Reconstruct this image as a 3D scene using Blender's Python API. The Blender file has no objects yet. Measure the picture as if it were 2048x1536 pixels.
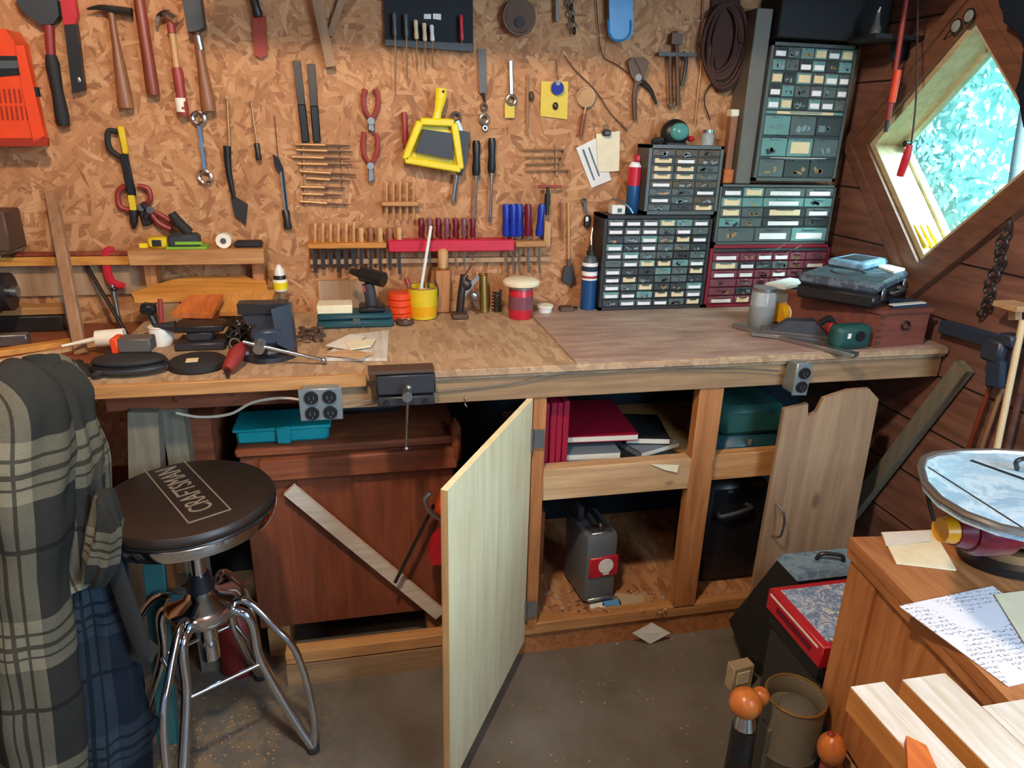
import bpy, bmesh, math, random
from math import radians, sin, cos, pi
from mathutils import Vector, Matrix, Euler, noise
random.seed(7)
S = bpy.context.scene
COL = S.collection

# ---------------------------------------------------------------- camera
CAM = Vector((0.0, -2.2, 1.45))
FPX = 1400.0
_th, _ya, _ro = radians(20.06), radians(12.47), radians(1.476)
_f = Vector((sin(_ya)*cos(_th), cos(_ya)*cos(_th), -sin(_th)))
_r = Vector((cos(_ya), -sin(_ya), 0.0)); _u = _r.cross(_f)
_r2 = _r*cos(_ro) + _u*sin(_ro); _u2 = -_r*sin(_ro) + _u*cos(_ro)
cd = bpy.data.cameras.new('camera'); cam = bpy.data.objects.new('camera', cd); COL.objects.link(cam)
cd.sensor_width = 36.0; cd.lens = FPX/2048*36.0; cd.clip_start = 0.02
cam.matrix_world = Matrix(((_r2.x,_u2.x,-_f.x,CAM.x),(_r2.y,_u2.y,-_f.y,CAM.y),(_r2.z,_u2.z,-_f.z,CAM.z),(0,0,0,1)))
S.camera = cam
# ---------------------------------------------------------------- view
S.view_settings.view_transform = 'Standard'; S.view_settings.look = 'None'
S.view_settings.exposure = 0.0; S.view_settings.gamma = 1.0
S.view_settings.use_curve_mapping = False
# ---------------------------------------------------------------- world: pale blue open sky
wd = bpy.data.worlds.new('sky'); S.world = wd; wd.use_nodes = True
bg = wd.node_tree.nodes['Background']; bg.inputs[0].default_value = (0.42, 0.66, 1.0, 1); bg.inputs[1].default_value = 0.5
# ---------------------------------------------------------------- lights
def lamp(name, kind, loc, energy, color, size=0.1, target=None, sy=None):
    l = bpy.data.lights.new(name, kind); o = bpy.data.objects.new(name, l); COL.objects.link(o)
    o.location = loc; l.energy = energy; l.color = color
    if kind == 'AREA':
        l.size = size
        if sy: l.shape = 'RECTANGLE'; l.size_y = sy
    elif kind == 'POINT': l.shadow_soft_size = size
    if target is not None:
        o.rotation_euler = (Vector(target)-Vector(loc)).to_track_quat('-Z', 'Y').to_euler()
    return o
lamp('bulb_light', 'POINT', (-0.1, -1.65, 2.3), 100, (1.0, 0.80, 0.60), 0.06)
lamp('warm_fill', 'POINT', (-1.0, -2.3, 2.25), 22, (1.0, 0.82, 0.64), 0.08)  # extra warm fill added to even out the light
lamp('doorway_daylight', 'AREA', (1.55, -3.0, 1.75), 88, (0.56, 0.79, 1.0), 1.1, (0.7, -1.0, 0.3), 1.3)
lamp('garden_daylight', 'AREA', (3.0, -1.6, 4.2), 1700, (0.66, 0.95, 1.0), 2.0, (4.2, 1.0, 1.2))

# ---------------------------------------------------------------- measuring helpers (points on real planes of the room)
def _ray(px, py): return _r2*((px-1024)/FPX) - _u2*((py-768)/FPX) + _f
def W(px, py, y=0.0):
    d = _ray(px, py); return CAM + d*((y-CAM.y)/d.y)
def T(px, py, z=0.9):
    d = _ray(px, py); return CAM + d*((z-CAM.z)/d.z)
def X(px, py, x):
    d = _ray(px, py); return CAM + d*((x-CAM.x)/d.x)

# ---------------------------------------------------------------- materials
def lin(h):
    if isinstance(h, str):
        h = h.lstrip('#'); c = [int(h[i:i+2], 16)/255 for i in (0, 2, 4)]
    else: c = h
    return tuple((v/12.92 if v <= 0.04045 else ((v+0.055)/1.055)**2.4) for v in c)
MAT = {}
class N:
    def __init__(s, name):
        s.m = bpy.data.materials.new(name); s.m.use_nodes = True; s.t = s.m.node_tree
        s.b = s.t.nodes['Principled BSDF']; s.k = 0; MAT[name] = s.m
    def n(s, typ, **kw):
        o = s.t.nodes.new(typ)
        for k, v in kw.items(): setattr(o, k, v)
        return o
    def l(s, a, b): s.t.links.new(a, b)
    def coord(s, scale=(1,1,1), rot=(0,0,0), src='Object', loc=(0,0,0)):
        tc = s.n('ShaderNodeTexCoord'); mp = s.n('ShaderNodeMapping')
        mp.inputs['Scale'].default_value = scale; mp.inputs['Rotation'].default_value = rot; mp.inputs['Location'].default_value = loc
        s.l(tc.outputs[src], mp.inputs[0]); return mp.outputs[0]
    def noise(s, vec, scale, detail=3, rough=0.55, dist=0.0):
        o = s.n('ShaderNodeTexNoise'); o.inputs['Scale'].default_value = scale; o.inputs['Detail'].default_value = detail
        o.inputs['Roughness'].default_value = rough; o.inputs['Distortion'].default_value = dist
        s.l(vec, o.inputs['Vector']); return o.outputs['Fac']
    def ramp(s, fac, stops):
        r = s.n('ShaderNodeValToRGB'); e = r.color_ramp.elements
        while len(e) < len(stops): e.new(0.5)
        for q, (p, c) in zip(e, stops):
            q.position = p; c = lin(c) if not isinstance(c, float) else (c, c, c); q.color = (*c, 1)
        s.l(fac, r.inputs[0]); return r.outputs[0]
    def mix(s, fac, a, b, mode='MIX'):
        o = s.n('ShaderNodeMix', data_type='RGBA', blend_type=mode)
        for i, v in ((0, fac), (6, a), (7, b)):
            if isinstance(v, (int, float)): o.inputs[i].default_value = v
            elif isinstance(v, tuple): o.inputs[i].default_value = (*v, 1)
            else: s.l(v, o.inputs[i])
        return o.outputs[2]
    def math(s, op, a, b=0.0):
        o = s.n('ShaderNodeMath', operation=op)
        for i, v in ((0, a), (1, b)):
            if isinstance(v, (int, float)): o.inputs[i].default_value = v
            else: s.l(v, o.inputs[i])
        return o.outputs[0]
    def bump(s, h, strength=0.3, dist=0.002):
        o = s.n('ShaderNodeBump'); o.inputs['Strength'].default_value = strength; o.inputs['Distance'].default_value = dist
        s.l(h, o.inputs['Height']); s.l(o.outputs[0], s.b.inputs['Normal'])
    def fin(s, col=None, rough=0.6, metal=0.0, spec=0.5):
        if col is not None:
            if isinstance(col, tuple): s.b.inputs['Base Color'].default_value = (*col, 1)
            else: s.l(col, s.b.inputs['Base Color'])
        if isinstance(rough, (int, float)): s.b.inputs['Roughness'].default_value = rough
        else: s.l(rough, s.b.inputs['Roughness'])
        s.b.inputs['Metallic'].default_value = metal; s.b.inputs['Specular IOR Level'].default_value = spec
        return s.m
def plain(name, h, rough=0.5, metal=0.0, var=0.12, sc=30, bump=0.0):
    s = N(name); v = s.coord(); f = s.noise(v, sc, 4); c = lin(h)
    a = tuple(max(0, x*(1-var*1.6)) for x in c); b = tuple(min(1, x*(1+var)) for x in c)
    col = s.mix(f, a, b)
    if bump: s.bump(f, bump, 0.002)
    return s.fin(col, rough, metal)
def wood(name, light, dark, axis='x', rough=0.62, sc=1.0, knots=True, contrast=1.0):
    s = N(name); st = {'x': (1.2, 16, 16), 'y': (16, 1.2, 16), 'z': (16, 16, 1.2)}[axis]
    v = s.coord(tuple(q*sc for q in st)); g = s.noise(v, 3.2, 6, 0.62, 0.6)
    c = s.ramp(g, [(0.5-0.22*contrast, dark), (0.5+0.18*contrast, light)])
    v2 = s.coord((1, 1, 1)); g2 = s.noise(v2, 5, 3)
    c = s.mix(s.math('MULTIPLY', g2, 0.45), c, lin(dark), 'MULTIPLY')
    if knots:
        vo = s.n('ShaderNodeTexVoronoi'); vo.inputs['Scale'].default_value = 5.0*sc
        kv = s.coord({'x': (.7,1.3,1.3), 'y': (1.3,.7,1.3), 'z': (1.3,1.3,.7)}[axis]); s.l(kv, vo.inputs['Vector'])
        k = s.ramp(vo.outputs['Distance'], [(0.03, 1.0), (0.07, 0.0)])
        c = s.mix(s.math('MULTIPLY', k, 0.7), c, tuple(x*0.35 for x in lin(dark)))
    s.bump(g, 0.25, 0.0012)
    return s.fin(c, rough)
def osb(name, tones, rough=0.7):
    s = N(name)
    out = None; pri = None
    for k, ang in enumerate((0.1, 0.75, -0.6, 1.35, -1.2)):
        r0 = s.coord((1, 1, 1), (0, ang, 0)); mp_ = s.n('ShaderNodeMapping'); mp_.inputs['Scale'].default_value = (14, 14, 68); mp_.inputs['Location'].default_value = (k*3.1, 0, k*1.7)
        s.l(r0, mp_.inputs[0]); v = mp_.outputs[0]
        vr = s.n('ShaderNodeTexNoise'); vr.inputs['Scale'].default_value = 0.7; s.l(v, vr.inputs['Vector'])
        wv = s.n('ShaderNodeMix', data_type='RGBA', blend_type='ADD'); wv.inputs[0].default_value = 1.3
        s.l(v, wv.inputs[6]); s.l(vr.outputs['Color'], wv.inputs[7])
        vo = s.n('ShaderNodeTexVoronoi'); vo.inputs['Scale'].default_value = 1.0; vo.inputs['Randomness'].default_value = 1.0
        s.l(wv.outputs[2], vo.inputs['Vector'])
        sp = s.n('ShaderNodeSeparateColor'); s.l(vo.outputs['Color'], sp.inputs[0])
        mg_ = s.n('ShaderNodeMapping'); mg_.inputs['Scale'].default_value = (14, 14, 260); s.l(r0, mg_.inputs[0]); gr = s.noise(mg_.outputs[0], 1.0, 2)
        tone = s.math('ADD', s.math('MULTIPLY', sp.outputs[0], 0.72), s.math('MULTIPLY', gr, 0.3))
        if out is None: out, pri = tone, sp.outputs[1]
        else:
            gt = s.math('GREATER_THAN', sp.outputs[1], pri)
            m = s.n('ShaderNodeMix', data_type='FLOAT'); s.l(gt, m.inputs[0]); s.l(out, m.inputs[2]); s.l(tone, m.inputs[3]); out = m.outputs[0]
            pri = s.math('MAXIMUM', sp.outputs[1], pri)
    c = s.ramp(out, tones)
    big = s.noise(s.coord(), 2.5, 2)
    c = s.mix(s.math('MULTIPLY', big, 0.35), c, lin('#c98f5c'), 'MULTIPLY')
    vo = s.n('ShaderNodeTexVoronoi'); vo.inputs['Scale'].default_value = 13; s.l(s.coord((1, 1, 1.6), (0, .4, 0)), vo.inputs['Vector'])
    k = s.ramp(vo.outputs['Distance'], [(0.06, 1.0), (0.12, 0.0)]); nk = s.ramp(s.noise(s.coord(), 5, 2), [(0.5, 0.0), (0.56, 1.0)])
    c = s.mix(s.math('MULTIPLY', s.math('MULTIPLY', k, nk), 0.6), c, lin('#4a2a14'))
    s.bump(out, 0.35, 0.002)
    return s.fin(c, rough)

osb('osb_board', [(0.0, '#5f3f26'), (0.10, '#8f5f3c'), (0.3, '#b07a4c'), (0.6, '#bf8a5b'), (0.85, '#cf9d6e'), (0.97, '#e0b88a')])
osb('osb_worn', [(0.0, '#8a7055'), (0.2, '#a98c6c'), (0.5, '#b99a78'), (0.95, '#cdb18c')])
wood('pine_x', '#d8a468', '#a8713c', 'x'); wood('pine_z', '#cf8f58', '#a0622f', 'z'); wood('pine_y', '#c98a55', '#945a2c', 'y')
wood('pine_pale_x', '#dfb98c', '#b88f62', 'x'); wood('pine_gold_x', '#e2a24c', '#c07f33', 'x', knots=False, contrast=.7)
wood('pine_gold_y', '#e0a050', '#b87a35', 'y', knots=False)
wood('pine_orange_y', '#d67a34', '#b5602a', 'y', knots=False, contrast=.6)
wood('apron_wood', '#b8956c', '#8d6f50', 'x'); wood('chest_wood', '#a45a38', '#784026', 'z', contrast=1.1)
wood('chest_wood_x', '#a8603c', '#7a4127', 'x', knots=False); wood('cedar_x', '#8c5340', '#5f372b', 'x')
wood('wall_boards_wood', '#6f4638', '#4a2f28', 'y', contrast=.8)
wood('trim_wood', '#8a5c44', '#63402f', 'y', knots=False)
wood('jamb_wood', '#cfc3a0', '#bdb08c', 'y', knots=False, contrast=.5, rough=.7)
wood('ply_green', '#fff2ca', '#e2d0a4', 'z', sc=.6, knots=False, contrast=1.2)
wood('ply_edge', '#dcb680', '#b8905c', 'z', knots=False); wood('ply_brown', '#c8a580', '#9d7d5e', 'z', sc=.55, contrast=1.1)
wood('grey_timber', '#8b8674', '#7d7868', 'z', knots=False, contrast=.5); wood('lumber_y', '#ded8d0', '#c8bba6', 'y', knots=False, contrast=.6)
wood('lumber_side', '#cf9350', '#a9702f', 'y', knots=False); wood('red_brown_x', '#93513f', '#6b3a2e', 'x', knots=False)
wood('handle_wood', '#b07850', '#7d4a2c', 'z', rough=.4, knots=False); wood('handle_pale', '#e0b47c', '#b8864f', 'z', rough=.45, knots=False)
wood('handle_red', '#a65338', '#74301f', 'z', rough=.4, knots=False); wood('stick_wood', '#b58c68', '#94704e', 'z', knots=False)
wood('ash_turned', '#d9873f', '#b9682c', 'z', rough=.3, knots=False, contrast=.6)
wood('white_board', '#eee4d6', '#cabda9', 'x', knots=False)
P = [('steel','#a9aaa8',.32,.9),('chrome','#d8dde2',.12,1.0),('dark_steel','#4a4643',.42,.8),('rusty_steel','#6b5344',.6,.6),('tan_steel','#b48a62',.45,.6),
('black_plastic','#1b1b1d',.38,0),('black_matt','#161719',.7,0),('black_rubber','#222120',.75,0),('grey_plastic','#4f5557',.4,0),('dark_grey','#34363a',.5,0),
('orange_plastic','#e8481c',.38,0),('orange_dark','#9c2a0e',.5,0),('red_plastic','#c02030',.35,0),('red_dull','#8e2a26',.5,0),('red_grip','#9b3a34',.45,0),('rail_red','#c8203a',.4,0),
('yellow_plastic','#ecd21c',.35,0),('yellow_dull','#dcbc1e',.5,0),('blue_plastic','#1b2f96',.3,0),('blue_paint','#15497a',.35,0),('sky_plastic','#2c86bd',.35,0),
('teal_plastic','#0f9aa5',.4,0),('teal_case','#1f4a52',.45,0),('green_case','#1d4d47',.5,0),('white_paper','#e6e4dc',.8,0),('cream_paper','#ece0bd',.8,0),('white_plastic','#e6e4d8',.4,0),
('bench_grey','#5a5550',.5,0),('cast_iron','#48484c',.45,.6),('vise_blue','#3a4250',.4,.3),('leather','#2c221d',.42,0),('silver_print','#8b7f6d',.5,0),
('cabinet_grey','#5d625f',.42,.3),('cabinet_taupe','#6d665c',.5,.2),('cabinet_black','#2b2625',.5,.1),('cabinet_red','#86212f',.4,.1),('cabinet_dark','#202528',.6,0),
('drawer_clear','#5d6866',.25,0),('drawer_smoke','#3c4343',.3,0),('drawer_brown','#5f574a',.25,0),('drawer_teal','#6f9893',.2,0),('drawer_rose','#7c4852',.25,0),('label_tan','#e8cfa2',.8,0),('label_white','#f2eeea',.8,0),('label_blue','#5d9bd0',.8,0),
('navy_shade','#10242f',.8,0),('tool_card','#15181d',.75,0),('rope_dark','#4b2f26',.9,0),('wire_dark','#3a2a22',.6,.2),('cable_white','#cfc6b4',.5,0),
('saw_table','#a8b6bf',.22,.85),('saw_grey','#6d6a60',.45,.3),('maroon','#6e1128',.3,0),('amber','#e6a318',.3,0),('concrete_paint','#6e6a64',.55,0),
('vac_olive','#6a6250',.5,.1),('crate_dark','#2e2a2a',.7,0),('charger_grey','#6f7476',.4,.3),('galvanized','#98a2a4',.4,.6),('brass','#a88a4c',.35,.8),
('green_paint','#2f6264',.5,0),('rag_blue','#7f93b4',.9,0),('navy_cloth','#151f2e',.95,0),('book_red','#9c1030',.5,0),('book_black','#1c1f24',.5,0),('book_grey','#6d7880',.5,0),
('page_edge','#e4dccb',.9,0),('sponge_beige','#b9a384',.95,0),('foliage_leaf','#8fc7a8',.8,0),('bark','#b7c4c2',.9,0),('tape_white','#efe6cf',.6,0),('hard_green','#7fb02a',.5,0),('denim','#26354a',.95,0)]
for n_, h_, r_, m_ in P: plain(n_, h_, r_, m_)
def glassy(name, col, rough, trans):
    s = N(name); s.b.inputs['Transmission Weight'].default_value = trans; s.b.inputs['IOR'].default_value = 1.3
    f = s.noise(s.coord(), 20, 2); s.fin(s.mix(f, lin(col), tuple(min(1, x*1.15) for x in lin(col))), rough)
glassy('clear_glass', '#dfe8e8', .12, .7); glassy('teal_lens', '#5fa39b', .1, .3)
def pane():
    s = N('window_glass'); tr = s.n('ShaderNodeBsdfTransparent'); tr.inputs[0].default_value = (0.9, 0.98, 0.98, 1)
    gl = s.n('ShaderNodeBsdfGlossy'); gl.inputs['Roughness'].default_value = 0.03
    mx = s.n('ShaderNodeMixShader'); mx.inputs[0].default_value = 0.05
    s.l(tr.outputs[0], mx.inputs[1]); s.l(gl.outputs[0], mx.inputs[2])
    s.l(mx.outputs[0], s.t.nodes['Material Output'].inputs[0])
pane()
def plaid(name, base, band, dark, nu, nv):
    s = N(name); tc = s.n('ShaderNodeTexCoord'); sp = s.n('ShaderNodeSeparateXYZ'); s.l(tc.outputs['UV'], sp.inputs[0])
    masks = []
    for o, n_ in ((sp.outputs[0], nu), (sp.outputs[1], nv)):
        fr = s.math('FRACT', s.math('MULTIPLY', o, n_))
        wide = s.math('MULTIPLY', s.math('GREATER_THAN', fr, 0.28), s.math('LESS_THAN', fr, 0.60))
        l1 = s.math('MULTIPLY', s.math('GREATER_THAN', fr, 0.44), s.math('LESS_THAN', fr, 0.47))
        l2 = s.math('MULTIPLY', s.math('GREATER_THAN', fr, 0.36), s.math('LESS_THAN', fr, 0.38))
        l3 = s.math('MULTIPLY', s.math('GREATER_THAN', fr, 0.85), s.math('LESS_THAN', fr, 0.88))
        l4 = s.math('MULTIPLY', s.math('GREATER_THAN', fr, 0.515), s.math('LESS_THAN', fr, 0.53))
        masks.append((wide, s.math('MAXIMUM', s.math('MAXIMUM', l1, l2), s.math('MAXIMUM', l3, l4))))
    w = s.math('MULTIPLY', s.math('ADD', masks[0][0], masks[1][0]), 0.40)
    c = s.mix(w, lin(base), lin(band)); d = s.math('MAXIMUM', masks[0][1], masks[1][1])
    c = s.mix(s.math('MULTIPLY', d, 0.75), c, lin(dark))
    wv = s.noise(s.coord(), 260, 2); c = s.mix(s.math('MULTIPLY', wv, 0.5), c, lin('#8a867c'), 'MULTIPLY')
    s.bump(wv, 0.3, 0.001); s.fin(c, 0.95, 0, .2)
plaid('plaid_flannel', '#33322e', '#9a9078', '#1d1c19', 1.15, 1.0)
plaid('plaid_navy', '#1a2431', '#3c4854', '#10161f', 1.2, 1.0)
def floor_mat():
    s = N('painted_concrete'); f = s.noise(s.coord(), 3.0, 6, .65); c = s.ramp(f, [(0.3, '#514a40'), (0.5, '#696257'), (0.72, '#7a7470')])
    g = s.noise(s.coord(), 45, 4, .7); d = s.ramp(g, [(0.66, 0.0), (0.72, 1.0)])
    c = s.mix(s.math('MULTIPLY', d, 0.5), c, lin('#a08d70'))
    # sawdust drifted towards the left, near the bench foot
    tc = s.n('ShaderNodeTexCoord'); sx = s.n('ShaderNodeSeparateXYZ'); s.l(tc.outputs['Object'], sx.inputs[0])
    m = s.n('ShaderNodeMapRange'); m.inputs[1].default_value = -0.05; m.inputs[2].default_value = -0.45; s.l(sx.outputs[0], m.inputs[0])
    h = s.noise(s.coord(), 14, 6, .7); k = s.math('MULTIPLY', m.outputs[0], s.math('GREATER_THAN', h, 0.5))
    c = s.mix(s.math('MULTIPLY', k, 0.45), c, lin('#9a7f5c'))
    s.bump(f, 0.2, 0.003); s.fin(c, 0.5)
floor_mat()
def shiplap():
    s = N('stained_boards'); v = s.coord((30, 1.1, 9)); g = s.noise(v, 2.2, 5, .6, .5)
    c = s.ramp(g, [(0.3, '#5c3d34'), (0.7, '#946857')])
    tc = s.n('ShaderNodeTexCoord'); sx = s.n('ShaderNodeSeparateXYZ'); s.l(tc.outputs['Object'], sx.inputs[0])
    fr = s.math('FRACT', s.math('MULTIPLY', sx.outputs[2], 6.2)); seam = s.math('LESS_THAN', fr, 0.035)
    c = s.mix(seam, c, lin('#1e1210'))
    vo = s.n('ShaderNodeTexVoronoi'); vo.inputs['Scale'].default_value = 4.5; s.l(s.coord(), vo.inputs['Vector'])
    k = s.ramp(vo.outputs['Distance'], [(0.04, 1.0), (0.08, 0.0)]); c = s.mix(s.math('MULTIPLY', k, .7), c, lin('#2c1611'))
    s.bump(s.math('SUBTRACT', g, seam), 0.4, 0.003); s.fin(c, .6)
shiplap()
def printed(name, base, marks, sc, th=0.5):
    s = N(name); f = s.noise(s.coord(), sc, 5, .7, .8); c = s.ramp(f, [(th-.1, base)] + [(th+.07*i, m) for i, m in enumerate(marks)])
    s.fin(c, .45)
printed('parts_picture', '#e4ecf4', ['#a5c4ea', '#4f72ac', '#eef4fa', '#7f9acb'], 36, .45)
printed('dusty_steel', '#7593a8', ['#6a8aa2', '#88a6ba', '#5f7f98'], 14, .42)
printed('lid_sheen', '#46505a', ['#39434c', '#6a7682', '#3f4952'], 16, .45)  # paler patches stand in for sheen on the dark lid
printed('saw_sky_sheen', '#b4d3e6', ['#9cc3dc', '#c4dfee', '#93b8d0'], 9, .45)  # steel table with the blue window light put into its colour
MAT['saw_sky_sheen'].node_tree.nodes['Principled BSDF'].inputs['Metallic'].default_value = .15
MAT['saw_sky_sheen'].node_tree.nodes['Principled BSDF'].inputs['Roughness'].default_value = .3
printed('debris', '#8a6242', ['#5a3d28', '#b98f66', '#c9b8a0', '#6d7f98'], 34, .42)
def hardboard():
    s = N('hardboard'); f = s.noise(s.coord((1.5, 8, 1)), 4, 6, .65); c = s.ramp(f, [(0.3, '#8a6c58'), (0.5, '#a8887a'), (0.72, '#c2a892')])
    s.fin(c, .5)
hardboard()
def script_paper():
    s = N('written_paper'); v = s.coord((1, 1, 1)); br = s.n('ShaderNodeTexNoise'); br.inputs['Scale'].default_value = 420; br.inputs['Detail'].default_value = 2
    mp = s.coord((0.45, 1, 1)); s.l(mp, br.inputs['Vector'])
    ink = s.math('GREATER_THAN', br.outputs['Fac'], 0.54)
    tc = s.n('ShaderNodeTexCoord'); sx = s.n('ShaderNodeSeparateXYZ'); s.l(tc.outputs['Object'], sx.inputs[0])
    ln = s.math('GREATER_THAN', s.math('FRACT', s.math('MULTIPLY', sx.outputs[1], 110)), 0.45)
    blk = s.math('GREATER_THAN', s.noise(s.coord(), 11, 1), 0.46)
    c = s.mix(s.math('MULTIPLY', s.math('MULTIPLY', s.math('MULTIPLY', ink, ln), blk), 0.75), lin('#dddce4'), lin('#4d4f5c')); s.fin(c, .85)
script_paper()

# ---------------------------------------------------------------- mesh kit
def V(*a): return Vector(a[0]) if len(a) == 1 else Vector(a)
class M:
    def __init__(s): s.b = bmesh.new(); s.uv = None
    def _x(s, vs, mat): 
        if mat is not None: bmesh.ops.transform(s.b, matrix=mat, verts=vs)
    def box(s, c, d, rot=None, bev=0.0, seg=1):
        r = bmesh.ops.create_cube(s.b, size=1.0); vs = r['verts']
        mt = Matrix.Translation(V(c)) @ ((rot if isinstance(rot, Matrix) else Euler(rot).to_matrix()).to_4x4() if rot is not None else Matrix.Identity(4)) @ Matrix.Diagonal((*d, 1))
        bmesh.ops.transform(s.b, matrix=mt, verts=vs)
        if bev:
            es = list({e for v in vs for e in v.link_edges}); bmesh.ops.bevel(s.b, geom=es, offset=min(bev, min(d)*.45), segments=seg, affect='EDGES', profile=.5)
        return s
    def bx(s, x0, x1, y0, y1, z0, z1, bev=0.0): return s.box(((x0+x1)/2, (y0+y1)/2, (z0+z1)/2), (abs(x1-x0), abs(y1-y0), abs(z1-z0)), None, bev)
    def bar(s, p0, p1, w, t, up=(0, -1, 0), bev=0.0):
        p0, p1 = V(p0), V(p1); d = p1-p0; z = d.normalized(); u = V(up); x = u.cross(z).normalized(); y = z.cross(x)
        return s.box((p0+p1)/2, (w, t, d.length), Matrix((x, y, z)).transposed(), bev)
    def sweep(s, pts, rad, n=8, cap=True, flat=1.0):
        pts = [V(p) for p in pts]; k = len(pts); rad = [rad]*k if isinstance(rad, (int, float)) else rad
        rings = []; t0 = None; nrm = None
        for i, p in enumerate(pts):
            t = (pts[min(i+1, k-1)]-pts[max(i-1, 0)]).normalized()
            if nrm is None:
                a = V(0, 1, 0) if abs(t.y) < .9 else V(1, 0, 0); nrm = (a - t*a.dot(t)).normalized()
            else:
                q = t0.rotation_difference(t); nrm = (q @ nrm); nrm = (nrm - t*nrm.dot(t)).normalized()
            t0 = t; bi = t.cross(nrm)
            rings.append([s.b.verts.new(p + (nrm*cos(2*pi*j/n)*flat + bi*sin(2*pi*j/n))*max(rad[i], 1e-5)) for j in range(n)])
        for a, b in zip(rings, rings[1:]):
            for j in range(n): s.b.faces.new((a[j], a[(j+1) % n], b[(j+1) % n], b[j]))
        if cap:
            s.b.faces.new(rings[0][::-1]); s.b.faces.new(rings[-1])
        return s
    def curve(s, pts, rad, n=8, sub=6, cap=True, flat=1.0):
        pts = [V(p) for p in pts]; k = len(pts); R = [rad]*k if isinstance(rad, (int, float)) else rad; o = []; ro = []
        for i in range(k-1):
            a, b, c, d = pts[max(i-1, 0)], pts[i], pts[i+1], pts[min(i+2, k-1)]
            for j in range(sub):
                t = j/sub; o.append(0.5*((2*b)+(c-a)*t+(2*a-5*b+4*c-d)*t*t+(3*b-a-3*c+d)*t**3)); ro.append(R[i]*(1-t)+R[i+1]*t)
        o.append(pts[-1]); ro.append(R[-1]); return s.sweep(o, ro, n, cap, flat)
    def cyl(s, p0, p1, r0, r1=None, n=16): return s.sweep([p0, p1], [r0, r0 if r1 is None else r1], n)
    def lathe(s, base, prof, axis=(0, 0, 1), n=24):
        base = V(base); a = V(axis).normalized(); return s.sweep2([(base + a*h, r) for h, r in prof], a, n)
    def sweep2(s, pr, a, n):
        x = a.orthogonal().normalized(); y = a.cross(x); rings = []
        for p, r in pr: rings.append([s.b.verts.new(p + (x*cos(2*pi*j/n) + y*sin(2*pi*j/n))*max(r, 1e-4)) for j in range(n)])
        for q, b in zip(rings, rings[1:]):
            for j in range(n): s.b.faces.new((q[j], q[(j+1) % n], b[(j+1) % n], b[j]))
        s.b.faces.new(rings[0][::-1]); s.b.faces.new(rings[-1]); return s
    def prism(s, pts, vec):
        vec = V(vec); a = [s.b.verts.new(V(p)) for p in pts]; b = [s.b.verts.new(V(p)+vec) for p in pts]; n = len(a)
        s.b.faces.new(a); s.b.faces.new(b[::-1])
        for i in range(n): s.b.faces.new((a[i], b[i], b[(i+1) % n], a[(i+1) % n]))
        return s
    def wp(s, px, y=-.004, t=.012):
        "outline seen on a plane y, given its thickness t towards the room"
        return s.prism([W(a, b, y) for a, b in px], (0, -t, 0))
    def ell(s, c, r, n=16, rot=None, noise_amp=0.0):
        q = bmesh.ops.create_uvsphere(s.b, u_segments=n, v_segments=max(6, n//2), radius=1.0); vs = q['verts']
        mt = Matrix.Translation(V(c)) @ (Euler(rot).to_matrix().to_4x4() if rot else Matrix.Identity(4)) @ Matrix.Diagonal((*r, 1))
        bmesh.ops.transform(s.b, matrix=mt, verts=vs)
        if noise_amp:
            for v in vs: v.co += (v.co-V(c)).normalized()*noise.noise(v.co*40)*noise_amp
        return s
    def torus(s, c, R, r, axis=(0, 1, 0), n=24, m=8, a0=0, a1=2*pi):
        a = V(axis).normalized(); x = a.orthogonal().normalized(); y = a.cross(x); c = V(c); full = abs(a1-a0-2*pi) < 1e-6
        pts = [c + (x*cos(a0+(a1-a0)*i/n) + y*sin(a0+(a1-a0)*i/n))*R for i in range(n + (0 if full else 1))]
        if not full: return s.sweep(pts, r, m)
        rings = []
        for i, p in enumerate(pts):
            o = (p-c).normalized(); rings.append([s.b.verts.new(p + (o*cos(2*pi*j/m) + a*sin(2*pi*j/m))*r) for j in range(m)])
        for i in range(n):
            q, b = rings[i], rings[(i+1) % n]
            for j in range(m): s.b.faces.new((q[j], b[j], b[(j+1) % m], q[(j+1) % m]))
        return s
    def text(s, txt, size, mat, ext=0.0006):
        cu = bpy.data.curves.new('t', 'FONT'); cu.body = txt; cu.size = size; cu.extrude = ext; cu.align_x = 'CENTER'; cu.align_y = 'CENTER'
        o = bpy.data.objects.new('t', cu); me = bpy.data.meshes.new_from_object(o); me.transform(mat); s.b.from_mesh(me)
        bpy.data.objects.remove(o); bpy.data.curves.remove(cu); bpy.data.meshes.remove(me); return s
    def build(s, name, mat, parent=None, origin=None, label=None, ang=38):
        b = s.b; bmesh.ops.recalc_face_normals(b, faces=b.faces)
        for e in b.edges:
            e.smooth = len(e.link_faces) == 2 and e.calc_face_angle(0) < radians(ang)
        for f in b.faces: f.smooth = True
        me = bpy.data.meshes.new(name)
        off = V(origin) if origin is not None else V(0, 0, 0)
        if origin is not None: bmesh.ops.translate(b, verts=b.verts, vec=-off)
        b.to_mesh(me); b.free(); me.materials.append(MAT[mat]); me.update()
        o = bpy.data.objects.new(name, me); COL.objects.link(o)
        if parent is not None: o.parent = parent
        elif origin is not None: o.location = off
        if label: o['label'] = label
        return o
def tag(o, label, cat, group=None, kind=None):
    o['label'] = label; o['category'] = cat
    if group: o['group'] = group
    if kind: o['kind'] = kind
    return o
def one(name, label, cat, m, mat, origin, group=None, kind=None):
    return tag(m.build(name, mat, None, origin), label, cat, group, kind)
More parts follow.
